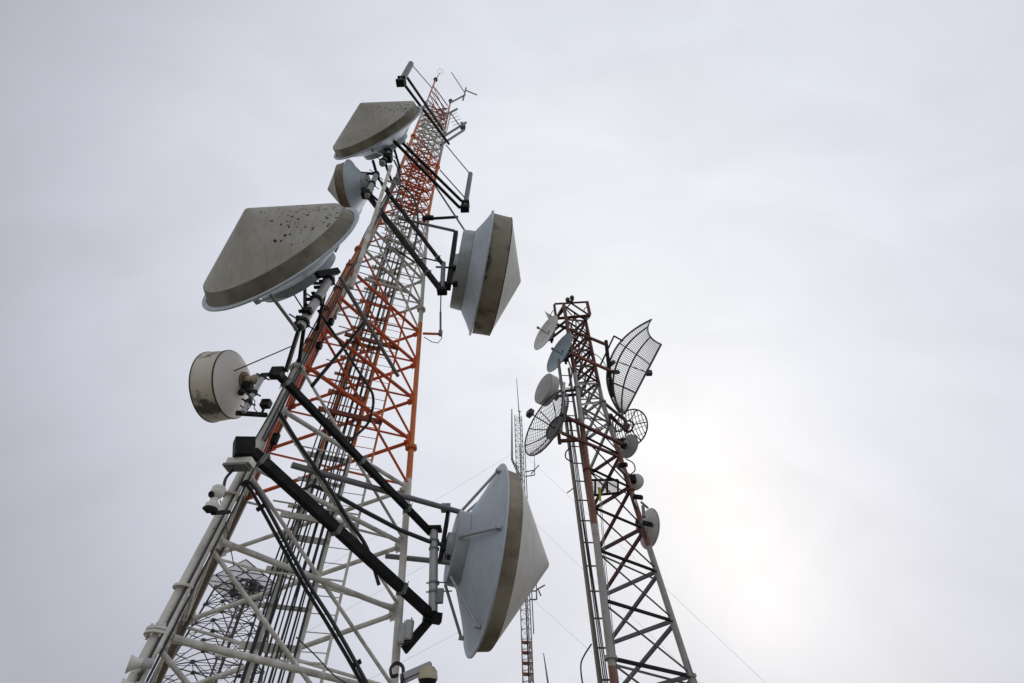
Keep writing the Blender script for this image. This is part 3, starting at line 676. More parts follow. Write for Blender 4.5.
# ------------------------------------------------------------------ second tower
AX2 = Vector((2.64, 13.70)); C0 = [Vector((1.771, 11.465)), Vector((4.246, 13.572)), Vector((2.52, 15.875))]
H2, K2, TOP2 = 18.76, 11.2, 16.05
def leg2(j, h):
    f = 1-min(h, K2)/H2; p = AX2+(C0[j]-AX2)*f; return W(p.x, p.y, h)
t2 = thing('lattice_tower', 'rusty red and white lattice tower with grid and solid dishes, right of the big tower', 'tower', (AX2.x, AX2.y, 0))
for j in range(3):
    m = MB(); hs = [-1.6, 2.7, 7.6, K2, TOP2]
    for a, b in zip(hs[:-1], hs[1:]): m.tube(leg2(j, a), leg2(j, b), .085 if a < K2-1 else .075, n=12)
    lg = m.build('leg', 'legband2', t2)
    for h in hs[1:-1]:
        p = leg2(j, h); m = MB(); m.disc(p, leg2(j, h+.1)-p, .14, .06, 18); m.build('flange', 'legband2', lg)
    m = MB(); m.box(leg2(j, -1.6)+Vector((0, 0, .1)), (.9, .9, .3)); m.build('footing', 'concrete', t2)
lv2 = [.3, 1.5, 2.69, 3.88, 5.11, 6.35, 7.70, 8.93, 10.24, 11.3, 12.2, 13.1, 14.0, 14.9, 15.9]
for i, h in enumerate(lv2):
    for a, b in ((0, 1), (1, 2), (2, 0)):
        p, q = pull(leg2(a, h), leg2(b, h), .06); m = MB(); m.angle(p, q, .085, .018); m.build('cross_bar', M['black'] if (a == 0 and h < 9) else band_mat2(h), t2)
    if i:
        for a, b, sz in ((0, 1, .045), (1, 2, .08), (2, 0, .05)):
            p, q = pull(leg2(a, h-.08), leg2(b, lv2[i-1]+.08), .06)
            m = MB(); m.angle(p, q, sz, .015); m.build('diagonal_brace', band_mat2(h-.5) if sz > .055 else (M['dgalv'] if h < 6 else band_mat2(h-.5)), t2)
    if i and h > 11:
        for a, b in ((2, 1), (0, 2)):
            p, q = pull(leg2(a, h-.08), leg2(b, lv2[i-1]+.08), .06); m = MB(); m.angle(p, q, .06, .015); m.build('diagonal_brace', band_mat2(h-.5), t2)
        m = MB(); m.angle((leg2(0, h)+leg2(1, h))/2, leg2(2, h), .05, .012); m.build('inner_bar', band_mat2(h-.5), t2)
    if i and h > 9.5:
        p, q = pull(leg2(1, h-.08), leg2(0, lv2[i-1]+.08), .06); m = MB(); m.angle(p, q, .06, .015); m.build('diagonal_brace', band_mat2(h-.5), t2)
    p = (leg2(0, h)+leg2(1, h))/2; q = leg2(2, h)
    if h < 11 and i % 2 == 0:
        m = MB(); m.angle(leg2(0, h-.1)+Vector((.08, .1, 0)), leg2(1, h-.1)+Vector((-.1, .2, 0)), .05, .012); m.build('inner_bar', 'dgalv', t2)
# cable tray on its left
ta, tb = at(597, 683, 12.9), at(571, 441, 12.9)
tx, ty = (ta.x+tb.x)/2, (ta.y+tb.y)/2
dv = Vector((1, .12, 0)).normalized()
m = MB()
m.bar((tx, ty, .1), (tx, ty, CZ+12.6), .20, .07, dv)
h = .4
while h < CZ+12: m.tube((tx, ty, h), (tx+dv.x*.40, ty+dv.y*.40, h), .020, n=6); h += .62
m.bar((tx+dv.x*.36, ty+dv.y*.36, .1), (tx+dv.x*.36, ty+dv.y*.36, CZ+12.2), .10, .07, dv); m.build('cable_tray', 'tray', t2)
for k in range(3):
    x = tx+dv.x*(.10+.035*k); m = MB(); m.path([(x+.008*math.sin(q*1.3+k), ty+.03, .2+q) for q in [z*.7 for z in range(17)]], .015, 6)
    tag(m.build('feeder_cable', 'cable'), 'black feeder cable in the tray up the left side of the rusty tower', 'cable', 'feeder cables of the rusty tower')
# head frame with lamps
hf = thing('head_frame', 'dark steel frame standing on top of the rusty tower', 'frame', at(572, 316, 13.4))
HD = 13.35
fp = {k: at(*v, HD) for k, v in dict(a=(556.5, 318.5), b=(589.5, 315.5), c=(554.6, 304), d=(586.5, 302), e=(571, 303.2)).items()}
for p, q, w in (('a', 'b', .14), ('c', 'd', .09), ('a', 'c', .11), ('b', 'd', .14)):
    m = MB(); m.angle(fp[p], fp[q], w, .03); m.build('frame_bar', 'rust', hf)
for p, q in (('a', 'e'), ('b', 'e')):
    m = MB(); m.angle(fp[p].lerp(fp[q], .06), fp[q], .06, .02); m.build('frame_brace', 'rust', hf)
m = MB(); m.bar(fp['a'], leg2(0, 15.9), .1, .1); m.bar(fp['b'], leg2(1, 15.9), .1, .1); m.bar(at(576, 318, HD), at(576, 330, HD), .08, .05, Vector((1, 0, 0))); m.build('frame_foot', 'rust', hf)
m = MB(); m.path([at(587, 303, HD), at(590, 310, HD), at(590, 316, HD), at(585, 313, HD), at(584, 309, HD), at(588, 306, HD)], .02, 6); m.build('loose_cable', 'cable', hf)
ol = thing('obstruction_lamp', 'twin dark obstruction lamps on top of the rusty tower', 'lamp', at(570, 300, HD))
for du, dv2 in ((-2.2, 1), (2.2, -1.0)):
    p = at(570+du, 300+dv2, HD); m = MB(); m.lathe([(-.08, .07), (-.02, .09), (.0, .06)], 14, p, Vector((0, 0, 1))); m.build('lamp_socket', 'black', ol)
    m = MB(); m.ball(p+Vector((0, 0, .1)), .105, 14, (1, 1, 1.15)); m.build('lamp_globe', 'olive', ol)
m = MB(); m.bar(at(567, 302, HD), at(573, 301, HD), .06, .06); m.build('bracket', 'black', ol)

def solid_dish(label, C, az, tilt, R, face, back, depth=.2, feed=None, drum=0, leg=None, cat='dish antenna'):
    rot = axis_rot(az, tilt); root = thing('solid_dish', label, cat, C, None, rot)
    if drum:
        m = MB(); m.lathe([(0, R), (-drum*.1, R*1.01), (-drum, R*1.0)], 48); local_build(m, 'shroud', back, root)
        m = MB(); m.lathe([(.004, R*.99), (.02, R*.5), (.025, 0)], 48); local_build(m, 'radome', face, root)
        b0 = -drum
    else:
        m = MB(); m.lathe([(-depth*(1-(k/8)**2)+.0, R*k/8) for k in range(9)], 48); local_build(m, 'reflector', face, root)
        m = MB(); m.lathe([(-.0, R), (-.02, R+.02), (-.03, R)], 48); local_build(m, 'rim', back, root); b0 = -.03
    m = MB(); m.lathe([(b0-(depth)*(1-(k/8)**2)-.01, R*.99*k/8) for k in range(8, 2, -1)]+[(b0-depth-.14, R*.3), (b0-depth-.16, 0)], 48); local_build(m, 'back', back, root)
    if feed:
        m = MB(); m.tube((-depth, 0, 0), (feed, 0, 0), .022, n=8); m.lathe([(feed-.06, .05), (feed+.05, .055), (feed+.06, 0)], 14); local_build(m, 'feed', 'dgalv', root)
    if leg is not None:
        m = MB(); q = Vector(C)+rot @ Vector((b0-depth-.1, 0, 0))
        up = Vector((0, 0, R*.5)); m.tube(q-up, q+up, .05, n=10)
        for s in (-.4, .4): m.bar(q+up*s, leg2(leg, q.z+s*R*.5-CZ), .07, .08); m.box(q+up*s, (.2, .2, .12))
        m.build('mount', 'black', root)
    return root
solid_dish('pale round dish with a thin feed rod at the top left of the rusty tower', W(1.42, 13.32, 14.8), R_(215), R_(9.1), .83, 'dish_face', 'dish_grey', .16, .38, leg=0)
solid_dish('blue grey round dish with a feed rod near the top of the rusty tower', W(1.81, 12.87, 13.11), R_(212), R_(10.8), .85, 'dish_blue', 'dish_blue', .16, .29, leg=0)
solid_dish('flat faced grey drum dish on the left of the rusty tower', W(1.05, 12.56, 11.02), R_(212), R_(5.7), .57, 'dish_grey', 'dish_face', .12, None, .3, leg=0)
solid_dish('small round dish seen from behind low on the right leg of the rusty tower', W(4.08, 14.27, 6.64), R_(20), R_(-7), .595, 'dish_face', 'dish_face', .2, None, leg=1)
solid_dish('small grey dish seen from behind just under the half hidden grid dish', W(3.97, 14.0, 9.47), R_(39), R_(-2), .425, 'dish_grey', 'dish_grey', .16, None, leg=1)
solid_dish('tiny pale dish on the right leg below the small grey dish', W(3.94, 14.16, 8.17), R_(60), R_(-2), .285, 'dish_grey', 'dish_face', .1, None, leg=1)
fin = thing('small_horn', 'small pale fin shaped antenna behind the topmost dish of the rusty tower', 'antenna', at(549, 313, 13.5))
m = MB(); a, b, c = at(544.5, 311, 13.6), at(551, 315, 13.5), at(548.5, 319.5, 13.5); o = Vector((.1, .12, .0))
m.add([a, b, c, a+o, b+o, c+o], [(0, 1, 2), (5, 4, 3), (0, 3, 4, 1), (1, 4, 5, 2), (2, 5, 3, 0)]); m.build('horn_body', 'dish_face', fin)
m = MB(); m.path([at(550, 316, 13.5), at(553, 310.5, 13.5), at(556, 311, 13.4)], .02, 6); m.build('bracket', 'dgalv', fin)

# grid dishes
def grid_dish(label, C, az, tilt, R, nbar, depth, ring=.34, ribs=10, feed=.62, wire=.010, leg=None, hub=True, frame=.026):
    rot = axis_rot(az, tilt); root = thing('grid_dish', label, 'dish antenna', C, None, rot)
    par = lambda y, z: -depth*(1-(y*y+z*z)/(R*R))
    m = MB(); m.path([(0, R*math.cos(2*math.pi*k/48), R*math.sin(2*math.pi*k/48)) for k in range(48)], frame, 8, closed=True); local_build(m, 'rim', 'gmesh', root)
    m = MB()
    for k in range(1, nbar):
        y = -R+2*R*k/nbar; L = math.sqrt(R*R-y*y)
        zs = [-L+2*L*q/8 for q in range(9)]
        m.path([(par(y, z), y, z) for z in zs], wire, 5, caps=False)
    for k in range(1, nbar//2):
        z = -R+2*R*k/(nbar//2); L = math.sqrt(R*R-z*z)
        m.path([(par(y, z), y, z) for y in [-L+2*L*q/8 for q in range(9)]], wire*.7, 5, caps=False)
    local_build(m, 'grid', 'mesh', root)
    for k in range(ribs):
        a = 2*math.pi*k/ribs+.2; m = MB()
        m.path([(par(r*math.cos(a), r*math.sin(a))-.015, r*math.cos(a), r*math.sin(a)) for r in [R*(ring+(1-ring)*q/6) for q in range(7)]], frame*.7, 6); local_build(m, 'rib', 'gmesh', root)
    if hub:
        m = MB(); m.path([(-depth*(1-ring**2)-.02, R*ring*math.cos(2*math.pi*k/32), R*ring*math.sin(2*math.pi*k/32)) for k in range(32)], frame*1.2, 8, closed=True); local_build(m, 'hub_ring', 'gmesh', root)
        m = MB(); m.lathe([(-depth-.06, R*ring*.5), (-depth-.02, R*ring*.5), (-depth, R*ring*.2), (-depth-.16, R*ring*.18), (-depth-.16, 0)], 20); local_build(m, 'hub', 'dish_grey', root)
    if feed:
        m = MB(); m.tube((-depth, 0, 0), (feed, 0, 0), .02, n=8); bx = local_build(m, 'feed_rod', 'gmesh', root)
        m = MB(); m.box((feed, 0, 0), (.14, .24, .20)); m.box((feed+.08, 0, 0), (.03, .2, .16)); local_build(m, 'feed_box', 'gmesh', root)
    if leg is not None:
        q = Vector(C)+rot @ Vector((-depth-.16, 0, 0)); m = MB(); up = Vector((0, 0, R*.45)); m.tube(q-up, q+up, .06, n=10)
        for s in (-.8, .8): m.bar(q+up*s, leg2(leg, q.z+up.z*s-CZ), .09, .09)
        m.build('mount', 'rust', root)
    return root
gd = grid_dish('round wire grid dish with a box feed on the left of the rusty tower', W(1.01, 12.26, 9.28), R_(215), R_(11.9), 1.15, 34, .34, leg=0, wire=.0085)
rot = axis_rot(R_(215), R_(11.9))
m = MB(); m.lathe([(-.335, .37), (-.345, .37), (-.43, .30), (-.44, .12)], 32); local_build(m, 'back_plate', 'dish_face', gd)
m = MB(); m.bar(at(564, 384, 12.5), at(561, 432, 12.4), .20, .1, Vector((1, 0, 0))); m.build('back_panel', 'dish_face', gd)
grid_dish('round open grid dish half hidden on the right behind the rusty tower', W(4.5, 15.0, 11.0), R_(44), R_(7), .74, 12, .16, .3, 6, 0, .016, leg=1, frame=.03)
rd = MB(); rd.path([at(619+6.3*math.cos(a), 423+8.5*math.sin(a), 14.6) for a in [2*math.pi*k/24 for k in range(24)]], .03, 8, closed=True)
tag(rd.build('ring_antenna', 'gmesh'), 'dark steel ring on the right leg beside the half hidden grid dish', 'antenna')

# big rectangular grid reflector
ge = thing('grid_dish', 'large curved rectangular wire grid dish facing right near the top of the rusty tower', 'dish antenna', at(628, 372, 13.8))
P1, P2, P3, P4 = at(651.5, 319.5, 14.5), at(661.2, 344.3, 13.4), at(625, 413.5, 13.2), at(619.5, 412.5, 14.2)
AXE = (CAMROT @ Vector((1, -.15, 0))).normalized()
def se(u, v):
    v0 = v; v = v-.16*(1-u*u)*max(v, 0)**3
    a = P4.lerp(P1, (v+1)/2); b = P3.lerp(P2, (v+1)/2)
    p = a.lerp(b, (u+1)/2); bow = (1-abs(v)**2.2)*(1.04*((1-u)/2)**1.25)
    return p-AXE*(bow)
fr = []
def poly(pts, r, name, mm='gmesh'):
    b = MB(); b.path(pts, r, 8); return b.build(name, mm, ge)
vs = [-1+2*k/20 for k in range(21)]; us = [-1+2*k/10 for k in range(11)]
poly([se(-1, v) for v in vs], .04, 'frame_tube'); poly([se(1, v) for v in vs], .035, 'frame_tube')
poly([se(u, 1) for u in us], .03, 'frame_tube'); poly([se(u, -1) for u in us], .04, 'frame_tube')
poly([se(-.62, v) for v in vs], .04, 'rib'); poly([se(.05, v) for v in vs], .032, 'rib')
poly([se(u, .35) for u in us], .026, 'rib'); poly([se(u, -.45) for u in us], .026, 'rib')
b = MB()
for k in range(1, 46):
    v = -1+2*k/46; b.path([se(u, v) for u in us], .009, 4, caps=False)
for k in range(1, 24):
    u = -1+2*k/24; b.path([se(u, v) for v in vs], .0075, 4, caps=False)
b.build('grid', 'mesh', ge)
b = MB(); q0 = se(-.6, 0); q1 = at(649, 373, 13.4); b.tube(q0, q1, .02, n=6); b.build('feed_rod', 'gmesh', ge)
b = MB(); b.box(q1, (.2, .16, .16)); b.build('feed_box', 'gmesh', ge)
b = MB(); b.tube(at(612, 396, 13.8), at(606, 341, 13.6), .075, n=10); b.tube(at(614, 336, 13.7), at(623, 341, 14.0), .035, n=8); b.tube(at(600, 366, 13.5), at(614, 336, 13.7), .035, n=8)
b.bar(at(612, 372, 13.8), at(619, 372, 14.0), .1, .14); b.bar(at(609, 366, 13.8), at(614, 362, 14.0), .12, .16); b.build('mount_post', 'black', ge)
b = MB(); b.bar(at(556, 324, 13.2), at(607, 345, 13.6), .085, .10); b.build('mount_arm', 'rust', ge)
b = MB(); b.bar(at(570, 353, 12.9), at(611, 371, 13.6), .085, .10); b.build('mount_arm', 'redox', ge)

# beams, boxes and platform on the second tower
b = MB(); b.bar(at(560, 414, 12.0), at(622, 444, 13.6), .085, .09); b.bar(at(562, 433, 12.0), at(620, 457, 13.6), .07, .085)
tag(b.build('mount_bracket', 'rust'), 'rusty double arms across the middle of the rusty tower behind the round grid dish', 'antenna mount')
def radio(label, px, hd, tilt):
    p = at(*px, hd); r = thing('radio_unit', label, 'radio unit', p)
    m_ = axis_rot(R_(-30), R_(tilt))
    b = MB(); b.box(p, (.27, .13, .10), m_)
    for k in range(5): b.box(p+m_ @ Vector((-.11+.055*k, .08, 0)), (.015, .04, .09), m_)
    b.build('radio_body', 'black', r)
    b = MB(); b.disc(p+m_ @ Vector((-.15, 0, 0)), m_ @ Vector((1, 0, 0)), .09, .06, 16); b.build('radio_flange', 'dgalv', r)
    b = MB(); b.bar(p+m_ @ Vector((-.2, 0, 0)), leg2(1, p.z-CZ), .08, .1); b.build('bracket', 'dgalv', r)
    return r
radio('black radio unit on the right leg of the rusty tower between the two small dishes', (638, 497), 13.4, -24)
radio('black radio unit right in front of the lowest small dish', (648, 524), 13.3, -28)
radio('black radio unit beside the leg under the half hidden grid dish', (623, 465), 13.5, -10)
radio('dark radio unit on the right leg beside the ring', (613, 418), 13.6, -60)
b = MB(); b.tube(at(641, 502, 13.3), at(648, 508, 13.3), .035); b.tube(at(643, 506, 13.3), at(644, 517, 13.2), .05); tag(b.build('radio_bracket', 'dgalv'), 'dark bracket arms between the two lower radio units', 'bracket')
cable([at(626, 459, 13.7), at(633, 463, 13.7), at(635, 470, 13.7), at(630, 475, 13.7), at(626, 478, 13.6)], .02, 'black cable looping from the radio unit under the small grey dish')
cable([at(570, 448, 12.8), at(566, 452, 12.8), at(566, 458, 12.8), at(572, 462, 12.8)], .022, 'short dark cable loop sticking out left of the tray under the round grid dish')
cable([at(591.5, 644, 12.8), at(585, 654, 12.7), at(581, 664, 12.6), at(582, 680, 12.5), at(586, 700, 12.5)], .018, 'dark cable hanging in a loose loop left of the rusty tower foot')
cable([at(566, 334, 13.3), at(571, 345, 13.2), at(568, 358, 13.0), at(572, 372, 12.9), at(569, 386, 12.8)], .028, 'black cables hanging down the left side of the rusty tower head')
cable([at(588, 352, 13.6), at(598, 356, 13.7), at(606, 366, 13.7), at(608, 376, 13.8)], .016, 'thin dark cable drooping from the rusty tower to the big grid reflector')
cable([at(580, 330, 13.4), at(584, 345, 13.4), at(580, 362, 13.3), at(586, 382, 13.3), at(583, 398, 13.2)], .02, 'dark cable wandering down inside the head of the rusty tower')
pf = thing('work_platform', 'small railed platform panel hung inside the rusty tower', 'platform', at(602, 488, 14.2))
pa = [at(588, 480, 13.9), at(618, 480, 14.4), at(618, 493, 14.4), at(588, 496, 13.9)]
b = MB()
for p, q in ((0, 1), (3, 2), (0, 3), (1, 2)): b.bar(pa[p], pa[q], .05, .06)
for t in (.24, .64): b.bar(pa[0].lerp(pa[1], t), pa[3].lerp(pa[2], t), .06, .06)
b.build('frame', 'black', pf)
b = MB()
for k in range(1, 30): b.tube(pa[0].lerp(pa[1], k/30), pa[3].lerp(pa[2], k/30), .006, n=4)
for k in range(1, 12): b.tube(pa[0].lerp(pa[3], k/12), pa[1].lerp(pa[2], k/12), .006, n=4)
b.build('mesh_panel', 'mesh', pf)
b = MB(); b.path([at(599, 488, 13.6), at(600, 494, 13.6), at(600, 500.5, 13.6)], .045, 8, r2=.03); tag(b.build('strap', 'yellow'), 'bright yellow green strap hanging from the platform inside the rusty tower', 'strap')
for k in range(2):
    cable([at(600+1.5*k, 500, 13.6+.1*k), at(604+1.5*k, 560, 13.6+.1*k), at(611+2*k, 630, 13.6), at(617+2*k, 684, 13.6), at(640, 830, 13.6)], .010, ('left' if k == 0 else 'right')+' one of two thin rope lines hanging below the yellow strap', 'wire', 'rope', 'rope')
b = MB(); b.tube(at(567, 493, 12.8), at(575, 487, 12.8), .016, n=6); tag(b.build('step_bolt', 'dgalv'), 'thin rod poking out left of the cable tray of the rusty tower', 'rod')
cable([at(688, 660, 13.0), at(692, 672, 13.0), at(697, 683, 13.0), at(715, 730, 13.0)], .016, 'thin wire slanting off the right leg of the rusty tower at the bottom edge', 'dgalv', 'wire', 'wire')

# ------------------------------------------------------------------ guyed mast
mx, my = .26, 22.0
mast = thing('guyed_mast', 'slim grey and red guyed lattice mast between the two towers, farther back', 'mast', (mx, my, 0))
mr = .245; MT = 17.3
ml = lambda j, h: W(mx+mr*math.cos(R_(-90+15+120*j)), my+mr*math.sin(R_(-90+15+120*j)), h)
for j in range(3):
    b = MB(); b.tube(ml(j, 6.0), ml(j, MT), .022, n=6); b.build('leg', 'rung', mast)
    b = MB(); b.tube(ml(j, -1.6), ml(j, 6.0), .024, n=6); b.build('leg', 'rung', mast)
h = -1.4; up = MB(); lo = MB(); k = 0
while h < MT:
    t = up if h > 5.6 else lo
    for a, c in ((0, 1), (1, 2), (2, 0)):
        t.tube(ml(a, h), ml(c, h), .011, n=4, caps=False)
        t.tube(ml(a, h), ml(c, h+.36), .009, n=4, caps=False)
    if h <= 5.6:
        t.bar(ml(0, h+.1), ml(1, h+.1), .03, .16); t.bar(ml(1, h+.25), ml(2, h+.25), .03, .12)
    h += .36
up.build('lattice', 'rung', mast); lo.build('lattice', 'mastred', mast)
b = MB(); b.tube(ml(1, 6)+Vector((.1, -.02, 0)), ml(1, 15)+Vector((.1, -.02, 0)), .022, n=6); b.tube(W(mx, my, -1.5), W(mx, my, 15.2), .03, n=6); b.build('feed_line', 'cable', mast)
b = MB(); b.box(W(mx, my, -1.55), (.8, .8, .4)); b.build('footing', 'concrete', mast)
def rod(label, pts, r, arms, name='whip_antenna', hd=22.0):
    q = thing(name, label, 'antenna', at(*pts[0], hd))
    b = MB(); b.tube(at(*pts[0], hd), at(*pts[1], hd), r, r*.5, n=6); b.build('rod', 'rung', q)
    b = MB()
    for a, c in arms: b.tube(at(*a, hd), at(*c, hd), .03, n=6)
    if arms: b.build('arm', 'dgalv', q)
rod('hair thin whip antenna on top of the guyed mast', ((519, 412), (516.5, 378)), .03, [((518, 411), (521, 411.5)), ((519.5, 411), (519.5, 422))])
rod('white stick antenna left of the guyed mast head', ((512, 460), (511.8, 409)), .06, [((512, 455), (512, 460)), ((512, 458), (521, 477)), ((512, 461), (520, 478)), ((513, 462), (519, 468))], 'stick_antenna')
rod('short dipole on a bracket right of the upper guyed mast', ((534.7, 475), (534.3, 456)), .025, [((525, 476.5), (534.7, 475)), ((525, 472), (534.6, 470)), ((531, 474), (539, 465))])
rod('short dipole on a bracket right of the lower guyed mast', ((536.7, 599.5), (536.2, 580)), .035, [((530, 599.5), (536.7, 599.5)), ((530, 591), (536.5, 591)), ((536, 590), (545, 585)), ((538, 589), (541, 596))])
for lab, pu, slope in (('guy wire running right from the head of the thin mast', (524, 454), .948), ('guy wire running right from the middle of the thin mast', (526, 514), .97), ('guy wire running right from the lower part of the thin mast', (529, 596), .90),
                       ('guy wire running left from the head of the thin mast', (518, 450), -.61), ('guy wire running left from the middle of the thin mast', (521, 512), -.56), ('guy wire running left from the lower part of the thin mast', (525, 597), -.53)):
    y = 940; G = ground(pu[0]+(y-pu[1])/slope, y); a = at(*pu, 22.0)
    b = MB(); b.tube(a, G, .0045, n=5); tag(b.build('guy_wire', 'wire'), lab, 'wire', 'guy wires of the thin mast')
pw = thing('whip_antenna', 'thin lone pole right of the guyed mast at the bottom edge', 'antenna', at(548, 683, 26))
b = MB(); a = at(548, 683, 26); t = at(543.5, 653, 26); b.tube(Vector((a.x, a.y, 0)), a, .045, n=6); b.tube(a, t, .045, .02, n=6); b.build('pole', 'rung', pw)

# ------------------------------------------------------------------ lattice tower behind the big one
H4 = 24.0
t4 = thing('lattice_tower', 'dark distant lattice tower with a square grid reflector, seen through the big tower', 'tower', at(225, 760, H4)*1.0)
c4 = at(222, 655, 24.6); c4t = Vector((c4.x, c4.y))
top_h = at(245, 590, 24.6).z-CZ
def leg4(j, h):
    r = .95+(top_h-h)*.135; a = R_(25+90*j); return W(c4t.x+r*1.25*math.cos(a), c4t.y+r*1.25*math.sin(a), h)
t4.location = (c4t.x, c4t.y, 0)
for j in range(4):
    b = MB(); b.tube(leg4(j, -1.6), leg4(j, top_h), .04, n=6); b.build('leg', 'far', t4)
h = top_h; n4 = 0
while h > -1.6:
    st = .72; b = MB(); nd = MB()
    for j in range(4):
        a, c = leg4(j, h), leg4((j+1) % 4, h); a2, c2 = leg4(j, h-st), leg4((j+1) % 4, h-st)
        mid = (a+c)/2; md2 = (a2+c2)/2
        b.tube(a, c, .022, n=5); b.tube(a2, mid, .020, n=5); b.tube(c2, mid, .020, n=5); b.tube((a2+mid)/2, (a+a2)/2, .013, n=4); b.tube((c2+mid)/2, (c+c2)/2, .013, n=4)
        nx = (leg4((j+1) % 4, h)+leg4((j+2) % 4, h))/2; b.tube(mid, nx, .015, n=4); b.tube(a, nx, .012, n=4); b.tube(md2, (a+a2)/2, .012, n=4)
        nd.box(a, (.11, .11, .11)); nd.box(mid, (.12, .12, .12))
    b.tube(W(c4t.x+.2, c4t.y-.1, h-st), W(c4t.x+.2, c4t.y-.1, h), .05, n=6); b.add(nd.v, nd.f); b.build('bracing', 'far', t4); h -= st
# square reflector with backing frame
sq = thing('grid_reflector', 'square grid reflector panel on the distant dark lattice tower', 'reflector', at(243, 583, H4))
Q = [at(205, 580, 23.6), at(246, 559.5, 23.2), at(283, 590, 24.3), at(238, 611, 25.0)]
b = MB()
def qp(u, v): return Q[0].lerp(Q[1], u).lerp(Q[3].lerp(Q[2], u), v)
for k in range(5):
    b.tube(qp(0, k/4), qp(1, k/4), .022, n=5); b.tube(qp(k/4, 0), qp(k/4, 1), .022, n=5)
for i in range(4):
    for j in range(4):
        b.tube(qp(i/4, j/4), qp((i+1)/4, (j+1)/4), .02, n=4)
b.build('frame', 'far', sq)
b = MB()
for k in range(1, 40):
    b.tube(qp(k/40, 0), qp(k/40, 1), .009, n=4, caps=False)
for k in range(1, 26): b.tube(qp(0, k/26), qp(1, k/26), .008, n=4, caps=False)
b.build('grid', 'farpanel', sq)
b = MB(); b.path([qp(.55, .55)+(qp(.55, .85)-qp(.55, .55))*math.cos(a)*.8+(qp(.8, .55)-qp(.55, .55))*math.sin(a)*.9+Vector((0, 0, -.12)) for a in [2*math.pi*k/20 for k in range(20)]], .05, 6, closed=True)
b.box(qp(.75, .55)+Vector((0, 0, -.2)), (.35, .3, .3)); b.box(qp(.55, .8)+Vector((0, 0, -.2)), (.25, .25, .25)); b.box(qp(.3, .5)+Vector((0, 0, -.15)), (.2, .2, .2)); b.build('ring_support', 'far', sq)
b = MB()
for j in range(4): b.tube(qp(.35+.3*(j % 2), .45+.3*(j//2)), leg4(j, top_h), .03, n=5)
b.build('props', 'far', sq)

# ------------------------------------------------------------------ sky and light
bright = CAMROT @ Vector(((745-512)/F_PX, -(585-341.5)/F_PX, -1.0)); bright.normalize()
middle = CAMROT @ Vector(((600-512)/F_PX, -(305-341.5)/F_PX, -1.0)); middle.normalize()
el = R_(30); azs = math.atan2(bright.x, bright.y)
w = bpy.data.worlds.new('World'); S.world = w; w.use_nodes = True
n = w.node_tree.nodes; l = w.node_tree.links; n.clear()
out = n.new('ShaderNodeOutputWorld')
sky = n.new('ShaderNodeTexSky'); sky.sky_type = 'NISHITA'; sky.sun_disc = False; sky.sun_elevation = el; sky.sun_rotation = azs
sky.air_density = 1.5; sky.dust_density = 4
bs = n.new('ShaderNodeBackground'); bs.inputs['Strength'].default_value = .06; l.new(sky.outputs[0], bs.inputs['Color'])
tc = n.new('ShaderNodeTexCoord')
def math_(op, a, b_=None, clamp=False):
    x = n.new('ShaderNodeMath'); x.operation = op; x.use_clamp = clamp
    for i, q in enumerate((a, b_)):
        if q is None: continue
        if isinstance(q, (int, float)): x.inputs[i].default_value = q
        else: l.new(q, x.inputs[i])
    return x.outputs[0]
nz = n.new('ShaderNodeTexNoise'); nz.inputs['Scale'].default_value = 1.6; nz.inputs['Detail'].default_value = 3; nz.inputs['Roughness'].default_value = .45; nz.inputs['Distortion'].default_value = .4
l.new(tc.outputs['Generated'], nz.inputs['Vector'])
dt = n.new('ShaderNodeVectorMath'); dt.operation = 'DOT_PRODUCT'; l.new(tc.outputs['Generated'], dt.inputs[0]); dt.inputs[1].default_value = middle
ang = math_('ARCCOSINE', dt.outputs['Value'])
cr = n.new('ShaderNodeValToRGB'); e = cr.color_ramp
l.new(math_('ADD', math_('DIVIDE', ang, 1.6), math_('MULTIPLY', math_('SUBTRACT', nz.outputs['Fac'], .5), .10)), cr.inputs['Fac'])
stops = [(0.0, (.875, .89, .925)), (.3/1.6, (.835, .855, .905)), (.5/1.6, (.765, .79, .855)), (.66/1.6, (.72, .735, .81)), (.8/1.6, (.655, .672, .75)), (.92/1.6, (.565, .582, .657)), (1.07/1.6, (.445, .459, .522)), (1.22/1.6, (.42, .44, .49)), (1.0, (.74, .75, .78))]
e.elements[0].position, e.elements[0].color = stops[0][0], (*stops[0][1], 1)
e.elements[1].position, e.elements[1].color = stops[-1][0], (*stops[-1][1], 1)
for p, c in stops[1:-1]:
    q = e.elements.new(p); q.color = (*c, 1)
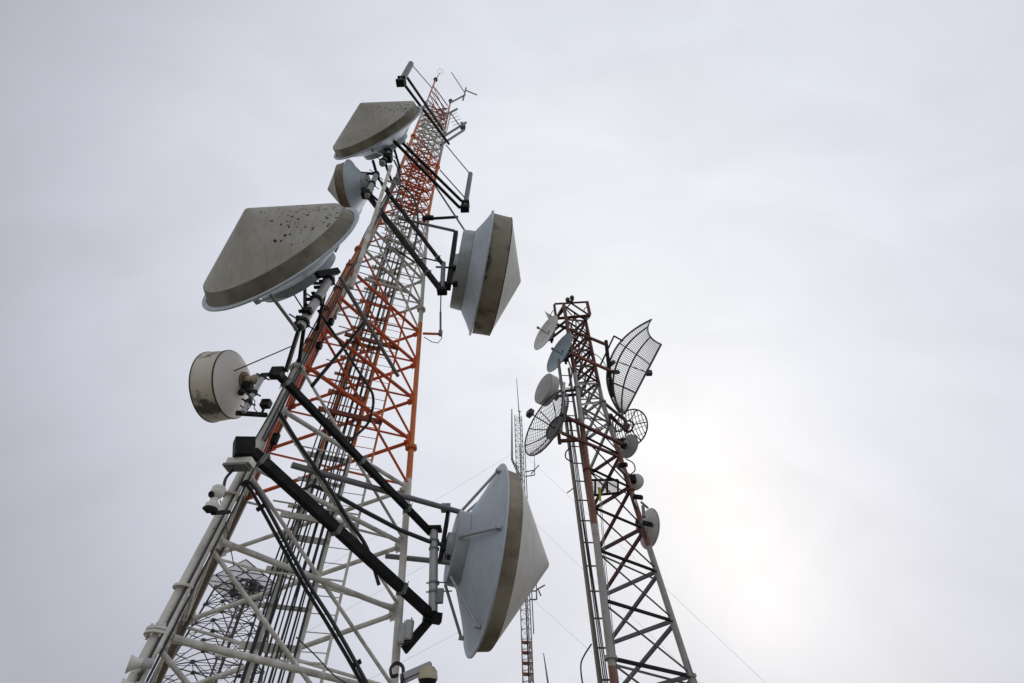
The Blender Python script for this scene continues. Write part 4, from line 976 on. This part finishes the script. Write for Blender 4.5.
# brighter patch of thin cloud in front of the hidden sun
d2 = n.new('ShaderNodeVectorMath'); d2.operation = 'DOT_PRODUCT'; l.new(tc.outputs['Generated'], d2.inputs[0]); d2.inputs[1].default_value = bright
a2 = math_('ARCCOSINE', d2.outputs['Value'])
gl = math_('EXPONENT', math_('MULTIPLY', math_('POWER', math_('DIVIDE', math_('ADD', a2, math_('MULTIPLY', math_('SUBTRACT', nz.outputs['Fac'], .5), .25)), .17), 2.0), -1.0))
ga = n.new('ShaderNodeMix'); ga.data_type = 'RGBA'; ga.blend_type = 'ADD'; ga.inputs['Factor'].default_value = 1.0
gs = n.new('ShaderNodeMix'); gs.data_type = 'RGBA'; l.new(gl, gs.inputs['Factor']); gs.inputs['A'].default_value = (0, 0, 0, 1); gs.inputs['B'].default_value = (.135, .125, .09, 1)
l.new(cr.outputs[0], ga.inputs['A']); l.new(gs.outputs['Result'], ga.inputs['B'])
bc = n.new('ShaderNodeBackground'); bc.inputs['Strength'].default_value = 1.03; mp2 = n.new('ShaderNodeMapping'); mp2.inputs['Rotation'].default_value = (.4, .3, .5); mp2.inputs['Scale'].default_value = (2.2, 5.0, 3.0); l.new(tc.outputs['Generated'], mp2.inputs['Vector'])
n2 = n.new('ShaderNodeTexNoise'); n2.inputs['Scale'].default_value = 1.5; n2.inputs['Detail'].default_value = 6; n2.inputs['Roughness'].default_value = .5; n2.inputs['Distortion'].default_value = .8
l.new(mp2.outputs[0], n2.inputs['Vector'])
cl_ = math_('ADD', math_('MULTIPLY', math_('SUBTRACT', n2.outputs['Fac'], .5), .22), 1.0)
sc_ = n.new('ShaderNodeVectorMath'); sc_.operation = 'SCALE'; l.new(ga.outputs['Result'], sc_.inputs[0]); l.new(cl_, sc_.inputs['Scale'])
l.new(sc_.outputs[0], bc.inputs['Color'])
mx_ = n.new('ShaderNodeMixShader'); mx_.inputs[0].default_value = .94; l.new(bs.outputs[0], mx_.inputs[1]); l.new(bc.outputs[0], mx_.inputs[2])
l.new(mx_.outputs[0], out.inputs['Surface'])
sun = bpy.data.objects.new('sun', bpy.data.lights.new('sun', 'SUN')); COL.objects.link(sun)
sun.data.energy = .9; sun.data.angle = R_(20); sun.data.color = (1.0, .97, .93)
sd = Vector((math.sin(azs)*math.cos(el), math.cos(azs)*math.cos(el), math.sin(el)))
sun.rotation_euler = sd.to_track_quat('Z', 'Y').to_euler()
sun.location = (0, 0, 60)
vs_ = S.view_settings; vs_.view_transform = 'Standard'; vs_.look = 'None'; vs_.exposure = 0; vs_.gamma = 1; vs_.use_curve_mapping = False
